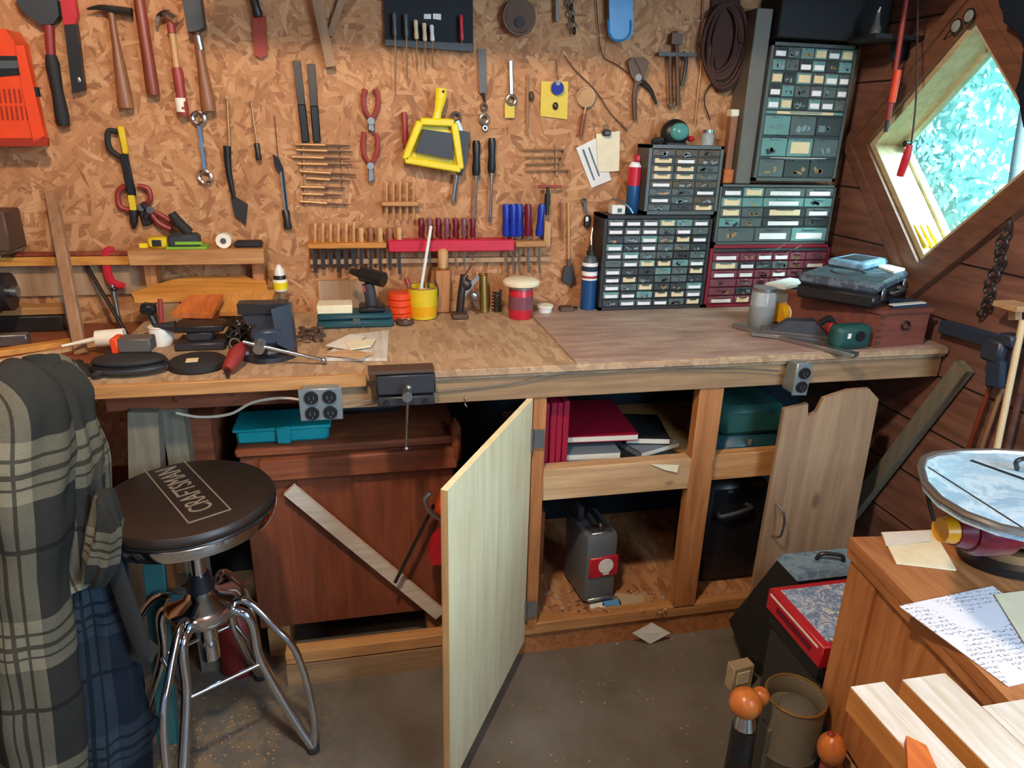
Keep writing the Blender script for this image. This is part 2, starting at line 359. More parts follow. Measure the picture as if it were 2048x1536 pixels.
def thing(name, label, cat, loc, parts, group=None):
    "parts: (name, material, M) or (name, material, M, label or None, [sub-parts])"
    e = bpy.data.objects.new(name, None); COL.objects.link(e); e.location = V(loc); e.empty_display_size = .02
    tag(e, label, cat, group)
    for p in parts:
        o = p[2].build(p[0], p[1], e, loc, p[3] if len(p) > 3 else None)
        for q in (p[4] if len(p) > 4 else []): q[2].build(q[0], q[1], o, loc, q[3] if len(q) > 3 else None)
    return e
def struct(name, m, mat, origin=(0, 0, 0), label=None):
    o = m.build(name, mat, None, origin); o['kind'] = 'structure'
    if label: o['label'] = label
    return o
def clone(o, parent=None):
    c = o.copy(); COL.objects.link(c); c.parent = parent
    if parent is not None: c.matrix_parent_inverse = o.matrix_parent_inverse.copy()
    for ch in list(o.children): clone(ch, c)
    return c
# ================================================================ the setting
struct('floor', M().bx(-2.6, 1.74, -5.0, 0.06, -.06, 0), 'painted_concrete')
struct('wall_back', M().bx(-2.6, 1.74, 0, .06, 0, 2.7), 'osb_board')
struct('wall_left', M().bx(-2.66, -2.6, -5.0, 0.06, 0, 2.7), 'osb_board')
struct('ceiling', M().bx(-2.66, 1.74, -5.0, 0.06, 2.7, 2.76), 'wall_boards_wood')
# right wall with the diamond opening
WY, WZ, WH = -.45, 1.43, .325; XR = 1.61
m = M(); y0, y1, z0, z1 = -2.5, 0.0, 0.0, 2.7
dl, dt, dr, db = (WY+WH, WZ), (WY, WZ+WH), (WY-WH, WZ), (WY, WZ-WH)
for poly in ([dl, dt, (WY, z1), (y1, z1), (y1, WZ)], [dt, dr, (y0, WZ), (y0, z1), (WY, z1)], [dr, db, (WY, z0), (y0, z0), (y0, WZ)], [db, dl, (y1, WZ), (y1, z0), (WY, z0)]):
    m.prism([(XR, a, b) for a, b in poly], (.13, 0, 0))
struct('wall_right', m, 'stained_boards')
struct('wall_right_rear', M().bx(XR, XR+.13, -5.0, -3.9, 0, 2.7).bx(XR, XR+.13, -3.9, -2.5, 2.25, 2.7), 'stained_boards')
# diamond window: jamb boards, face trim, sash, pane
win = bpy.data.objects.new('window_1', None); COL.objects.link(win); win['kind'] = 'structure'; win.location = (XR, WY, WZ)
def diamond_ring(h0, h1, x, t):
    mm = M(); c = [(1, 0), (0, 1), (-1, 0), (0, -1)]
    for i in range(4):
        a, b = c[i], c[(i+1) % 4]
        mm.prism([(x, WY+a[0]*h0, WZ+a[1]*h0), (x, WY+b[0]*h0, WZ+b[1]*h0), (x, WY+b[0]*h1, WZ+b[1]*h1), (x, WY+a[0]*h1, WZ+a[1]*h1)], (t, 0, 0))
    return mm
diamond_ring(WH-.028, WH, XR-.004, .128).build('window_frame', 'jamb_wood', win, win.location)
for i, (a, b) in enumerate((((1,0),(0,1)), ((0,1),(-1,0)), ((-1,0),(0,-1)), ((0,-1),(1,0)))):
    h0, h1 = WH-.004, WH+.104; x = XR-.02
    M().prism([(x, WY+a[0]*h0, WZ+a[1]*h0), (x, WY+b[0]*h0, WZ+b[1]*h0), (x, WY+b[0]*h1, WZ+b[1]*h1), (x, WY+a[0]*h1, WZ+a[1]*h1)], (.02, 0, 0)).build('trim_board', 'trim_wood', win, win.location)
for a, b in (((1,0),(0,1)), ((0,-1),(1,0)), ((-1,0),(0,-1)), ((0,1),(-1,0))):
    h0, h1 = WH+.062, WH+.104; x = XR-.03
    M().prism([(x, WY+a[0]*h0, WZ+a[1]*h0), (x, WY+b[0]*h0, WZ+b[1]*h0), (x, WY+b[0]*h1, WZ+b[1]*h1), (x, WY+a[0]*h1, WZ+a[1]*h1)], (.01, 0, 0)).build('edge_bead', 'trim_wood', win, win.location)
diamond_ring(WH-.042, WH-.028, XR+.088, .02).build('sash', 'jamb_wood', win, win.location)
h = WH-.034
M().prism([(XR+.095, WY+h, WZ), (XR+.095, WY, WZ+h), (XR+.095, WY-h, WZ), (XR+.095, WY, WZ-h)], (.004, 0, 0)).build('pane', 'window_glass', win, win.location)
# outside the window: a leafy bank and a pale trunk
rng = random.Random(3)
def foliage():
    b = bmesh.new()
    for i in range(9000):
        y = rng.uniform(.2, 3.6); z = rng.uniform(.4, 2.6); x = 3.9 + .5*noise.noise(V(y, z, 0)*1.3) + rng.uniform(-.12, .2)
        s_ = rng.uniform(.015, .045); e = Euler((rng.uniform(0, 6), rng.uniform(0, 6), rng.uniform(0, 6))).to_matrix()
        vs = [b.verts.new(V(x, y, z) + e @ (V(u, v, w)*s_)) for u, v, w in ((-1, 0, 0), (-.2, .5, .1), (1, 0, 0), (-.2, -.5, .1))]
        b.faces.new(vs)
    # the bank behind the leaves
    g = [[b.verts.new((4.0+.35*noise.noise(V(j*.4, k*.4, 3)), -2.5+j*.3, -.5+k*.3)) for k in range(15)] for j in range(24)]
    for j in range(23):
        for k in range(14): b.faces.new((g[j][k], g[j+1][k], g[j+1][k+1], g[j][k+1]))
    mm = M(); mm.b.free(); mm.b = b; return mm
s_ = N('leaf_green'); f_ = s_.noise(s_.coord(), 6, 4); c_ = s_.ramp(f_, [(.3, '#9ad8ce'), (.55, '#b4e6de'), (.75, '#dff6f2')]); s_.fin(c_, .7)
tag(foliage().build('hedge', 'leaf_green', None, (3.6, 0, 0)), 'pale green leafy hedge seen through the diamond window', 'hedge', None, 'stuff')
tr = M().curve([(3.1, .62, -.4), (3.13, .66, .8), (3.08, .72, 1.8), (3.15, .8, 3.2)], [.07, .06, .055, .05], 12)
one('tree_trunk', 'pale grey tree trunk standing outside the diamond window', 'tree', tr, 'bark', (3.1, .62, -.4))
# navy sheet, the shade of the bench recess put into its colour
struct('recess_shade', M().bx(-.62, 1.6, -.02, 0, 0, .86), 'navy_shade', (0, 0, 0), 'dark sheet painted as the shade under the bench')
# unseen loft shelf, sized so its shadow falls across the wall top
thing('unseen_loft_shelf', 'unseen rough wooden loft shelf shading the top of the tool wall', 'shelf', (.65, 0, 1.88),
      [('unseen_shelf_board', 'wall_boards_wood', M().bx(-.28, 1.6, -.62, 0, 1.885, 1.91)), ('bracket', 'wall_boards_wood', M().bx(.28, .32, -.3, 0, 1.855, 1.885)), ('bracket', 'wall_boards_wood', M().bx(1.5, 1.54, -.3, 0, 1.855, 1.885))])

# ================================================================ workbench
BF = -.60
B = []
B.append(('bench_top', 'osb_worn', M().bx(-.62, 1.60, -.612, 0, .875, .9), None,
   [('hardboard_sheet', 'hardboard', M().prism([(.515, -.61, .9), (1.6, -.61, .9), (1.6, -.02, .9), (.515, -.02, .9)], (0, 0, .004)), 'brown hardboard sheet'),
    ('front_edging', 'pine_x', M().bx(-.622, .0, -.625, -.612, .872, .903, .002), 'orange pine strip along the left front edge'), ('front_edging', 'osb_worn', M().bx(.001, 1.60, -.622, -.612, .884, .9025, .002))]))
B.append(('apron', 'apron_wood', M().bx(-.12, 1.60, -.606, -.565, .812, .874, .002)))
B.append(('apron', 'chest_wood_x', M().bx(-.60, -.12, -.52, -.49, .80, .874, .002), 'dark recessed apron board'))
B.append(('post', 'pine_z', M().bx(.412, .446, -.60, -.51, .09, .815, .002)))
B.append(('post', 'pine_z', M().bx(.868, .938, -.60, -.565, .105, .815, .002)))
B.append(('post', 'grey_timber', M().prism([W(255, 825, -.55), W(316, 825, -.55), W(322, 960, -.55), W(322, 1300, -.55), W(262, 1300, -.55), W(257, 960, -.55)], (0, .05, 0)), 'grey painted post'))
B.append(('side_panel', 'grey_timber', M().bx(-.49, -.44, -.5, -.45, .0, .80), 'weathered grey back post'))
B.append(('side_panel', 'chest_wood_x', M().prism([W(365, 838, -.45), W(420, 838, -.45), W(430, 912, -.45), W(430, 1100, -.45), W(392, 1100, -.45), W(385, 912, -.45)], (0, .3, 0))))
B.append(('middle_shelf', 'pine_x', M().bx(.446, 1.26, -.56, -.03, .52, .54, .001)))
B.append(('shelf_rail', 'pine_pale_x', M().bx(.446, .868, -.60, -.56, .512, .605, .002), 'pale rail at the shelf front'))
B.append(('shelf_rail', 'pine_x', M().bx(.938, 1.24, -.58, -.545, .52, .60, .002)))
B.append(('bottom_shelf', 'osb_board', M().bx(.40, 1.26, -.56, -.03, .085, .10)))
B.append(('bottom_rail', 'pine_x', M().bx(-.25, 1.22, -.6, -.562, .075, .112, .002)))
B.append(('kick_board', 'pine_y', M().bx(-.25, 1.2, -.59, -.575, .0, .075)))
B.append(('toe_board', 'apron_wood', M().bx(-.25, .2, -.60, -.591, .0, .07)))
# open cabinet door, hinged on the left post
hx, hy, fx, fy = .408, -.606, .137, -1.045
dn = V(fy-hy, -(fx-hx), 0).normalized()*.014
def door_poly(z0, z1, a=0., b=1.): return [(hx+(fx-hx)*a, hy+(fy-hy)*a, z0), (hx+(fx-hx)*b, hy+(fy-hy)*b, z0), (hx+(fx-hx)*b, hy+(fy-hy)*b, z1), (hx+(fx-hx)*a, hy+(fy-hy)*a, z1)]
dm = M().prism(door_poly(.06, .812), dn)
hg = M(); hg2 = M()
for hm, zz in ((hg, .70), (hg2, .17)):
    hm.cyl((hx, hy-.004, zz-.03), (hx, hy-.004, zz+.03), .006, n=10); hm.box((hx+.018, hy-.001, zz), (.03, .004, .05))
ed = M().prism([(fx, fy, .06), (fx+.001, fy-.0017, .06), (fx+.001, fy-.0017, .812), (fx, fy, .812)], dn)
B.append(('cabinet_door', 'ply_green', dm, 'pale greenish plywood door standing open', [('hinge', 'steel', hg), ('hinge', 'steel', hg2), ('door_edge', 'ply_edge', ed)]))
bench = thing('workbench', 'long wall-mounted workbench with worn board top, pine posts and an open plywood door', 'workbench', (.45, -.3, 0), B)

# notched plywood panel leaning under the right end of the bench
pa, pb = V(1.095, -.648, 0), V(1.435, -.60, 0)
def PP(u, z): q = pa.lerp(pb, u); return V(q.x, q.y, z)
pan = M().prism([PP(-.02, 0), PP(1.08, 0), PP(1.0, .40), PP(.97, .75), PP(.84, .787), PP(.62, .79), PP(.38, .775), PP(.33, .735), PP(.25, .727), PP(.23, .765), PP(.0, .757)], (.002, .014, 0))
hk = M().curve([PP(.08, .47)-V(0, .008, 0), PP(.10, .455)-V(0, .03, 0), PP(.12, .42)-V(0, .034, 0), PP(.115, .375)-V(0, .03, 0), PP(.1, .36)-V(0, .006, 0)], .0035, 8)
thing('notched_plywood', 'brown plywood panel with a notched top edge standing below the right end of the bench', 'panel', pa, [('board', 'ply_brown', pan), ('pull_handle', 'steel', hk)])
one('timber_plank', 'grey painted plank leaning against the right wall under the window', 'plank',
    M().bar((1.585, -.70, .875), (1.575, -.30, 0.0), .045, .028, (1, 0, 0)), 'grey_timber', (1.58, -.45, 0))

# brown chest under the bench
cx0, cx1, cf, cb = -.33, .222, -.47, -.12
cz0, cz1 = .10, .64
rot = 0
C = [('body', 'chest_wood', M().bx(cx0, cx1, cf, cb, cz0, cz1, .003)),
     ('lid', 'chest_wood_x', M().bx(cx0-.008, cx1+.012, cf-.012, cb+.01, cz1, cz1+.024, .006), None, []),
     ('top_rail', 'chest_wood_x', M().bx(cx0+.05, cx1+.01, cf-.026, cf-.001, .575, .635, .004)),
     ('side_batten', 'chest_wood_x', M().bx(cx1-.005, cx1+.02, cf-.03, cf+.05, .59, .70, .012)),
     ('skid', 'pine_x', M().bx(cx0+.02, cx0+.08, cf, cb, 0, cz0)), ('skid', 'pine_x', M().bx(cx1-.08, cx1-.02, cf, cb, 0, cz0))]
for xx in (-.19, -.045, .10): C.append(('seam_batten', 'chest_wood', M().bx(xx-.002, xx+.002, cf-.003, cf+.001, cz0+.005, .575)))
pa_, pb_ = W(578, 978, cf-.02), W(880, 1228, cf-.02)
C.append(('brace', 'white_board', M().bar(pa_, pb_, .036, .016, (0, -1, 0)), 'white painted diagonal brace'))
thing('storage_chest', 'reddish brown plank chest with a white diagonal brace under the bench', 'chest', ((cx0+cx1)/2, -.3, 0), C)

# long rod hanging behind the brace
one('hanging_rod', 'thin dark rod crossing the front of the brown chest', 'rod', M().bar(W(868, 1010, cf-.05), W(790, 1165, cf-.06), .008, .008), 'dark_steel', W(868, 1010, cf-.05))
m = M().prism([W(480, 848, -.34), W(560, 852, -.34), W(565, 845, -.34), W(672, 850, -.34), W(660, 888, -.34), W(600, 890, -.34), W(560, 893, -.34), W(486, 886, -.34)], (0, .15, 0))
thing('parts_tray', 'bright turquoise plastic tray lying on the brown chest', 'tray', V(-.2, -.4, cz1+.024),
      [('tray_body', 'teal_plastic', M().bx(-.335, -.105, -.455, -.34, cz1+.025, cz1+.068, .008)), ('carry_handle', 'teal_plastic', M().bx(-.235, -.2, -.468, -.455, cz1+.027, cz1+.075, .004)), ('rim', 'teal_plastic', M().bx(-.342, -.098, -.461, -.334, cz1+.062, cz1+.072, .003))])
tag(M().bx(-.09, .10, -.30, -.16, cz1+.025, cz1+.10, .02).build('folded_tarp', 'dark_grey', None, (0, -.23, cz1+.02)), 'dark folded tarp lying on the brown chest beside the turquoise tray', 'tarp')

# tools behind the open door
m = M(); mh = M(); 
m.curve([W(862, 985, -.56), W(850, 1000, -.56), W(862, 1025, -.56), W(885, 1040, -.56)], .007, 8)
thing('string_trimmer', 'orange and red garden tool mostly behind the open plywood door', 'garden tool', (.2, -.54, .3),
      [('orange_housing', 'orange_plastic', M().box(W(893, 1008, -.56), (.05, .05, .06), (0, .3, 0), .01)), ('red_guard', 'red_plastic', M().prism([W(866, 1084, -.585), W(904, 1050, -.585), W(912, 1130, -.585), W(862, 1130, -.585), W(857, 1108, -.585)], (0, .035, 0))),
       ('hook', 'steel', m), ('shaft', 'black_plastic', M().cyl(W(897, 1010, -.53), V(.215, -.53, .1), .011)), ('foot', 'black_plastic', M().bx(.185, .245, -.555, -.50, 0, .105, .01))])

# outlets on the bench front
def outlet_box(name, label, c, n, s_, tilt=0):
    c = V(c); w = .048*n if n > 1 else .046; h = .078 if n > 1 else .09
    parts = [('box', 'galvanized', M().box(c, (w*.86, .05, h*.94), (0, tilt, 0), .004)), ('cover_plate', 'galvanized', M().box(c+V(0, -.028, 0), (w, .004, h), (0, tilt, 0), .003))]
    for ix in range(n):
        for iz in range(2):
            p = c + Euler((0, tilt, 0)).to_matrix() @ V((ix-(n-1)/2)*.04, -.031, (iz-.5)*.038)
            sl = M().box(p+V(-.005, -.006, 0), (.002, .002, .008)).box(p+V(.005, -.006, 0), (.002, .002, .008)).cyl(p+V(0, -.005, -.009), p+V(0, -.007, -.009), .002, n=8)
            parts.append(('receptacle', 'black_plastic', M().cyl(p+V(0, .004, 0), p+V(0, -.005, 0), .0155, n=18), None, [('slots', 'steel', sl)]))
    return thing(name, label, 'outlet', c+V(0, .02, 0), parts)
outlet_box('power_outlet', 'grey metal box with four black sockets on the bench front', W(643, 800, -.63), 2, 1)
outlet_box('power_outlet', 'narrow metal outlet with two black sockets at the right end of the bench front', W(1592, 752, -.635), 1, 1, .05)
# front vise under the bench edge
vc = W(812, 775, -.66)
thing('woodworking_vise', 'dark iron woodworking vise bolted under the bench front edge', 'vise', vc,
  [('outer_jaw', 'cast_iron', M().box(vc+V(0, 0, .012), (.135, .03, .05), None, .004).box(vc+V(0, -.002, -.03), (.13, .02, .024), None, .003)),
   ('jaw_lip', 'rusty_steel', M().box(vc+V(-.01, .004, .045), (.15, .045, .008))), ('screw', 'steel', M().cyl(vc+V(0, .03, -.008), vc+V(0, -.045, -.008), .012, n=12)),
   ('guide_rod', 'dark_steel', M().cyl(vc+V(-.045, .04, -.03), vc+V(-.045, -.022, -.03), .006)), ('guide_rod', 'dark_steel', M().cyl(vc+V(.045, .04, -.03), vc+V(.045, -.022, -.03), .006)),
   ('handle_bar', 'chrome', M().cyl(vc+V(.002, -.04, .01), vc+V(-.006, -.045, -.135), .0035, n=10)), ('handle_knob', 'steel', M().ell(vc+V(.003, -.04, .014), (.008, .008, .008), 12).ell(vc+V(-.006, -.045, -.135), (.006, .006, .006), 10))])
# white cable looped below the left apron and along the bench front
one('power_cable', 'white cable looping below the left part of the bench front', 'cable',
    M().curve([W(352, 826, -.535), W(400, 834, -.545), W(460, 828, -.56), W(505, 805, -.575), W(560, 796, -.60), W(602, 800, -.62)], .0035, 6), 'cable_white', W(352, 826, -.535))
one('power_cable', 'thin grey cable running along the bench front towards the right outlet', 'cable',
    M().curve([W(690, 808, -.62), W(760, 798, -.615), W(880, 783, -.612), W(1020, 768, -.612), W(1120, 748, -.616), W(1300, 736, -.618), W(1480, 737, -.618), W(1560, 742, -.62)], .002, 6), 'cabinet_taupe', W(690, 808, -.62))
for i, (a, b) in enumerate(((352, 790), (465, 778), (930, 800))):
    p = W(a, b, -.527 if i < 2 else -.605)
    one('cup_hook', ('small metal hook under the bench front, leftmost of three', 'small metal hook under the bench front, second of three', 'small metal hook under the bench front to the right of the vise')[i], 'hook', M().curve([p+V(0, .012, .012), p+V(0, -.004, .008), p+V(0, -.004, -.01), p+V(.004, -.012, -.014)], .0018, 6), 'steel', p)

# ---------------------------------------------------------------- inside the right-hand bays
for i, (x, y, hh) in enumerate(((.462, -.50, .232), (.480, -.505, .235), (.498, -.50, .232), (.516, -.50, .236))):
    thing('binder', ('red binder standing against the pine post', 'second red binder from the pine post', 'third red binder from the pine post', 'outermost red binder of the upright row')[i], 'binder', (x, y, .54),
       [('cover', 'book_red', M().bx(x-.008, x+.008, y-.05, y+.2, .541, .541+hh, .002)), ('spine_hole', 'book_black', M().cyl((x, y-.052, .58), (x, y-.049, .58), .005, n=10))], 'red binders on the middle shelf')
def book(name, label, c, d, rz, cover, group=None, tilt=0.0):
    R_ = Euler((0, tilt, rz)).to_matrix(); c = V(c)
    pg = M().box(c + R_ @ V(.002, -.002, 0), (d[0]-.006, d[1]-.004, d[2]*.72), R_)
    cv = M().box(c + R_ @ V(0, 0, d[2]*.43), (d[0], d[1], d[2]*.14), R_).box(c - R_ @ V(0, 0, d[2]*.43), (d[0], d[1], d[2]*.14), R_).box(c + R_ @ V(-d[0]/2+.001, 0, 0), (.002, d[1], d[2]), R_)
    return thing(name, label, 'book', c - V(0, 0, d[2]/2), [('cover', cover, cv), ('pages', 'page_edge', pg)], group)
sh = .5405
book('book', 'black bound manual at the bottom of the pile on the middle shelf', (.615, -.43, sh+.022), (.14, .20, .042), .05, 'book_black', 'books and magazines piled on the middle shelf')
book('book', 'open white catalogue resting on the black manual', (.612, -.42, sh+.055), (.16, .21, .022), -.05, 'book_grey', 'books and magazines piled on the middle shelf')
book('book', 'wide red folder on top of the pile on the middle shelf', (.645, -.36, sh+.094), (.22, .27, .020), -.06, 'book_red', 'books and magazines piled on the middle shelf', 0.0)
book('magazine', 'grey magazine lying beside the black manual', (.785, -.455, sh+.011), (.17, .17, .021), .10, 'book_grey', 'books and magazines piled on the middle shelf')
book('magazine', 'dark blue magazine lying on the grey one', (.785, -.445, sh+.033), (.17, .18, .020), -.25, 'book_black', 'books and magazines piled on the middle shelf')
book('magazine', 'pale magazine turned askew below the dark topmost one', (.785, -.43, sh+.053), (.15, .17, .017), .35, 'book_grey', 'books and magazines piled on the middle shelf')
book('magazine', 'black topmost magazine next to the red folder', (.80, -.40, sh+.073), (.13, .18, .020), -.2, 'book_black', 'books and magazines piled on the middle shelf')
one('paper_slip', 'small yellowish paper hanging over the shelf rail below the books', 'paper', M().prism([W(1300, 928, -.603), W(1358, 930, -.603), W(1354, 945, -.605), W(1330, 940, -.605)], (0, -.001, 0)), 'cream_paper', W(1330, 935, -.603))
# tackle box upper right bay
thing('tackle_box', 'dark green plastic case on the shelf of the right-hand bay', 'case', (1.08, -.42, .54),
  [('lid', 'green_case', M().bx(.995, 1.20, -.52, -.30, .62, .715, .018)), ('base', 'teal_case', M().bx(.985, 1.21, -.53, -.29, .541, .625, .03)), ('latch', 'steel', M().box((1.08, -.534, .61), (.012, .006, .022)))])
thing('tool_case', 'tall black case standing in the lower right bay', 'case', (1.10, -.4, .10),
  [('shell', 'black_plastic', M().bx(.99, 1.2, -.50, -.30, .101, .46, .02)), ('handle', 'dark_grey', M().curve([(1.03, -.505, .36), (1.03, -.53, .365), (1.12, -.53, .385), (1.12, -.505, .385)], .007, 8)), ('latch', 'steel', M().bx(1.05, 1.07, -.508, -.50, .43, .44))])
# jump starter
jx, jy = .645, -.45
R_ = Euler((0, 0, .12)).to_matrix()
def jb(c, d, bev=.004): return M().box(V(jx, jy, .1)+R_@V(c), d, R_, bev)
thing('battery_charger', 'grey and red portable charger with round white emblem in the lower bay', 'charger', (jx, jy, .1),
  [('body', 'charger_grey', M().box(V(jx, jy, .1)+R_@V(0, 0, .125), (.105, .17, .235), R_, .018, 2)), ('red_panel', 'red_plastic', jb((.006, -.086, .135), (.094, .008, .07))),
   ('emblem', 'white_paper', M().cyl(V(jx, jy, .1)+R_@V(.01, -.091, .14), V(jx, jy, .1)+R_@V(.01, -.094, .14), .024, n=20), None, [('emblem_tail', 'white_paper', jb((.012, -.0925, .115), (.02, .003, .012)))]),
   ('handle', 'dark_steel', M().curve([V(jx, jy, .1)+R_@V(q) for q in ((0, -.06, .235), (0, -.055, .265), (0, .03, .27), (0, .05, .235))], .008, 8)),
   ('top_plate', 'steel', jb((0, -.05, .243), (.07, .05, .006))), ('cable_clamp', 'dark_grey', jb((-.035, .03, .27), (.02, .07, .05), .008)), ('foot_trim', 'steel', jb((.004, -.087, .022), (.09, .006, .012)))])
one('wood_block', 'short brown wood block standing in the lower bay behind the pine post', 'wood block', M().bx(.47, .525, -.36, -.28, .1005, .33, .003), 'chest_wood', (.5, -.32, .1))
# rubbish on the bottom shelf
for i, (px, col, lab) in enumerate((([(1232, 1188), (1285, 1192), (1292, 1212), (1240, 1212)], 'sponge_beige', 'crumpled beige paper scrap on the floor of the lower bay'), ([(1205, 1200), (1238, 1200), (1243, 1212), (1205, 1214)], 'label_blue', 'small pale blue scrap on the floor of the lower bay'), ([(1178, 1210), (1205, 1205), (1212, 1220), (1182, 1222)], 'white_paper', 'small white scrap on the floor of the lower bay'))):
    m = M().prism([T(a, b, .102) for a, b in px], (0, 0, .004)); one('paper_scrap', lab, 'paper', m, col, T(*px[0], .102), 'scraps in the lower bay')
m = M(); rg = random.Random(5)
for i in range(170):
    px, py = rg.uniform(1085, 1330), rg.uniform(1180, 1225); p = T(px, py, .1015) if py < 1215 else T(px, py, .113); s0 = rg.uniform(.002, .006)
    m.box(p+V(0, 0, s0*.3), (s0*2.2, s0, s0*.6), (0, 0, rg.uniform(0, 3)))
for i in range(140):
    px, py = rg.uniform(1050, 1420), rg.uniform(1240, 1290); p = T(px, py, .0); s0 = rg.uniform(.001, .004)
    m.box(p+V(0, 0, s0*.3), (s0*2.2, s0, s0*.6), (0, 0, rg.uniform(0, 3)))
tag(m.build('wood_chips', 'debris', None, (.7, -.5, 0)), 'scattered wood chips along the foot of the bench', 'wood chips', None, 'stuff')
one('note_paper', 'white square paper lying on the floor before the open bay', 'paper', M().prism([W(1264, 1266, -.617), W(1303, 1245, -.611), W(1341, 1266, -.617), T(1300, 1288, .0005)], (0, -.001, .001)), 'white_paper', T(1303, 1266, 0))
m = M()
for i in range(260):
    px, py = (rg.uniform(260, 560), rg.uniform(1360, 1536)) if i < 190 else (rg.uniform(920, 1450), rg.uniform(1310, 1536)); p = T(px, py, 0); s0 = rg.uniform(.001, .0032)
    m.box(p+V(0, 0, s0*.3), (s0*1.8, s0, s0*.6), (0, 0, rg.uniform(0, 3)))
tag(m.build('sawdust', 'pine_pale_x', None, (0, -.8, 0)), 'sawdust crumbs scattered on the grey floor', 'sawdust', None, 'stuff')
# ================================================================ tools on the wall
def wv(px, py, d=.012): return W(px, py, -d)
def tool(name, label, cat, parts, group=None):
    p0 = parts[0][2].b.verts; p0.ensure_lookup_table() if hasattr(p0, 'ensure_lookup_table') else None
    xs = [v.co for v in p0]; c = sum(xs, V(0, 0, 0))/len(xs)
    return thing(name, label, cat, (c.x, 0, c.z), parts, group)
def nail(px, py, l=.03): return M().cyl(W(px, py, 0), W(px, py, -l), .0018, n=6)
def handle(px0, py0, px1, py1, r, d=.022, prof=((0, .75), (.12, 1), (.5, .82), (.85, 1.05), (1, .85))):
    a, b = wv(px0, py0, d), wv(px1, py1, d); return M().sweep([a.lerp(b, t) for t, _ in prof], [r*k for _, k in prof], 12)

# ---- upper left
op = [(-60, 70), (40, 66), (58, 90), (70, 150), (88, 235), (100, 288), (-60, 290)]
m = M().wp(op, -.004, .085)
inset = M().wp([(-60, 112), (33, 112), (40, 150), (-60, 158)], -.0895, .003)
vents = []
for r0, n0 in ((178, 9), (212, 9)):
    for i in range(n0): vents.append(('vent_slot', 'orange_dark', M().wp([(-34+i*10+ (r0-178)*.12, r0), (-30+i*10+(r0-178)*.12, r0), (-26+i*10+(r0-178)*.12, r0+28), (-30+i*10+(r0-178)*.12, r0+28)], -.0895, .0015)))
sl_ = M().wp([(-60, 122), (36, 121), (38, 136), (-60, 139)], -.092, .0015)
tool('tool_box', 'bright orange vented plastic box hung at the left edge of the tool wall', 'tool box',
     [('shell', 'orange_plastic', m, None, vents), ('side_rim', 'orange_plastic', M().wp([(34, 92), (52, 92), (92, 272), (70, 284), (52, 200)], -.088, .01)), ('window_panel', 'black_plastic', inset, None, [('steel_strip', 'grey_plastic', sl_)]),
      ('foot_lip', 'orange_dark', M().wp([(-60, 276), (98, 276), (100, 292), (-60, 293)], -.086, .012)), ('latch', 'black_plastic', M().box(wv(73, 184, .09), (.012, .012, .022)))])
tool('hatchet', 'hatchet with a wide dark head and black grip beside the orange box', 'hatchet',
     [('axe_head', 'dark_grey', M().wp([(36, -6), (120, 2), (124, 34), (112, 50), (88, 52), (60, 32), (44, 12)], -.014, .022)), ('neck', 'red_dull', handle(98, 50, 102, 112, .012, .022, ((0, 1), (1, .9)))),
      ('grip', 'black_rubber', handle(102, 110, 128, 252, .0165))])
tool('utility_knife', 'red and black knife hanging right of the hatchet', 'knife',
     [('red_cap', 'red_plastic', M().wp([(126, -14), (152, -14), (160, 30), (156, 50), (134, 52)], -.012, .022)), ('grip', 'black_plastic', M().wp([(134, 52), (158, 50), (174, 180), (150, 186)], -.012, .02)), ('button', 'steel', M().ell(wv(158, 160, .033), (.006, .003, .009), 12))])
tool('hammer', 'tack hammer with a thin dark head and pale handle, left of the long reddish handle', 'hammer',
     [('hammer_head', 'dark_steel', M().curve([wv(174, 18, .03), wv(200, 15, .03), wv(222, 19, .03), (wv(245, 21, .03)), wv(264, 25, .03)], [.002, .007, .010, .009, .011], 8)), ('shaft', 'handle_wood', handle(221, 18, 253, 216, .017, .028, ((0, .45), (.3, .55), (.6, .9), (.9, 1.15), (1, 1.1))))])
tool('axe_haft', 'long reddish wooden handle between the two hammers', 'handle', [('shaft', 'handle_red', handle(274, -30, 307, 190, .0155, .025, ((0, .9), (.5, .95), (.9, 1.1), (1, 1)))), ('peg', 'steel', nail(280, 10))])
claw = M().curve([wv(312, 50, .032), wv(316, 34, .032), wv(330, 26, .032), wv(340, 28, .032)], [.003, .006, .009, .011], 8)
tool('claw_hammer', 'claw hammer with chrome head and red grip', 'hammer',
     [('hammer_head', 'chrome', claw.cyl(wv(336, 30, .034), wv(350, 40, .036), .012, .014)), ('collar', 'red_grip', handle(341, 44, 344, 66, .010, .032, ((0, 1), (1, 1)))), ('shaft', 'handle_pale', handle(344, 66, 354, 138, .0085, .03, ((0, 1), (1, 1.1)))),
      ('grip', 'red_grip', handle(354, 134, 368, 232, .0145, .028)), ('white_band', 'tape_white', handle(361, 196, 365, 224, .0155, .028, ((0, 1), (1, 1))))])
tool('mallet', 'dark mallet with a brown wooden handle hanging right of the claw hammer', 'mallet',
     [('mallet_head', 'dark_grey', M().wp([(368, -20), (404, -20), (414, 58), (402, 66), (384, 68)], -.012, .045)), ('shaft', 'handle_wood', handle(393, 62, 418, 222, .0155, .03, ((0, .6), (.4, .8), (.9, 1.25), (1, 1.15)))), ('ferrule', 'steel', handle(396, 72, 402, 100, .0105, .032, ((0, 1), (1, 1))))])
tool('chisel', 'orange-handled scraper with black top near the upper edge', 'scraper',
     [('cap', 'black_plastic', handle(505, -12, 517, 34, .013, .02)), ('blade', 'orange_dark', M().wp([(505, 32), (532, 32), (536, 110), (522, 118), (510, 110)], -.006, .008))])
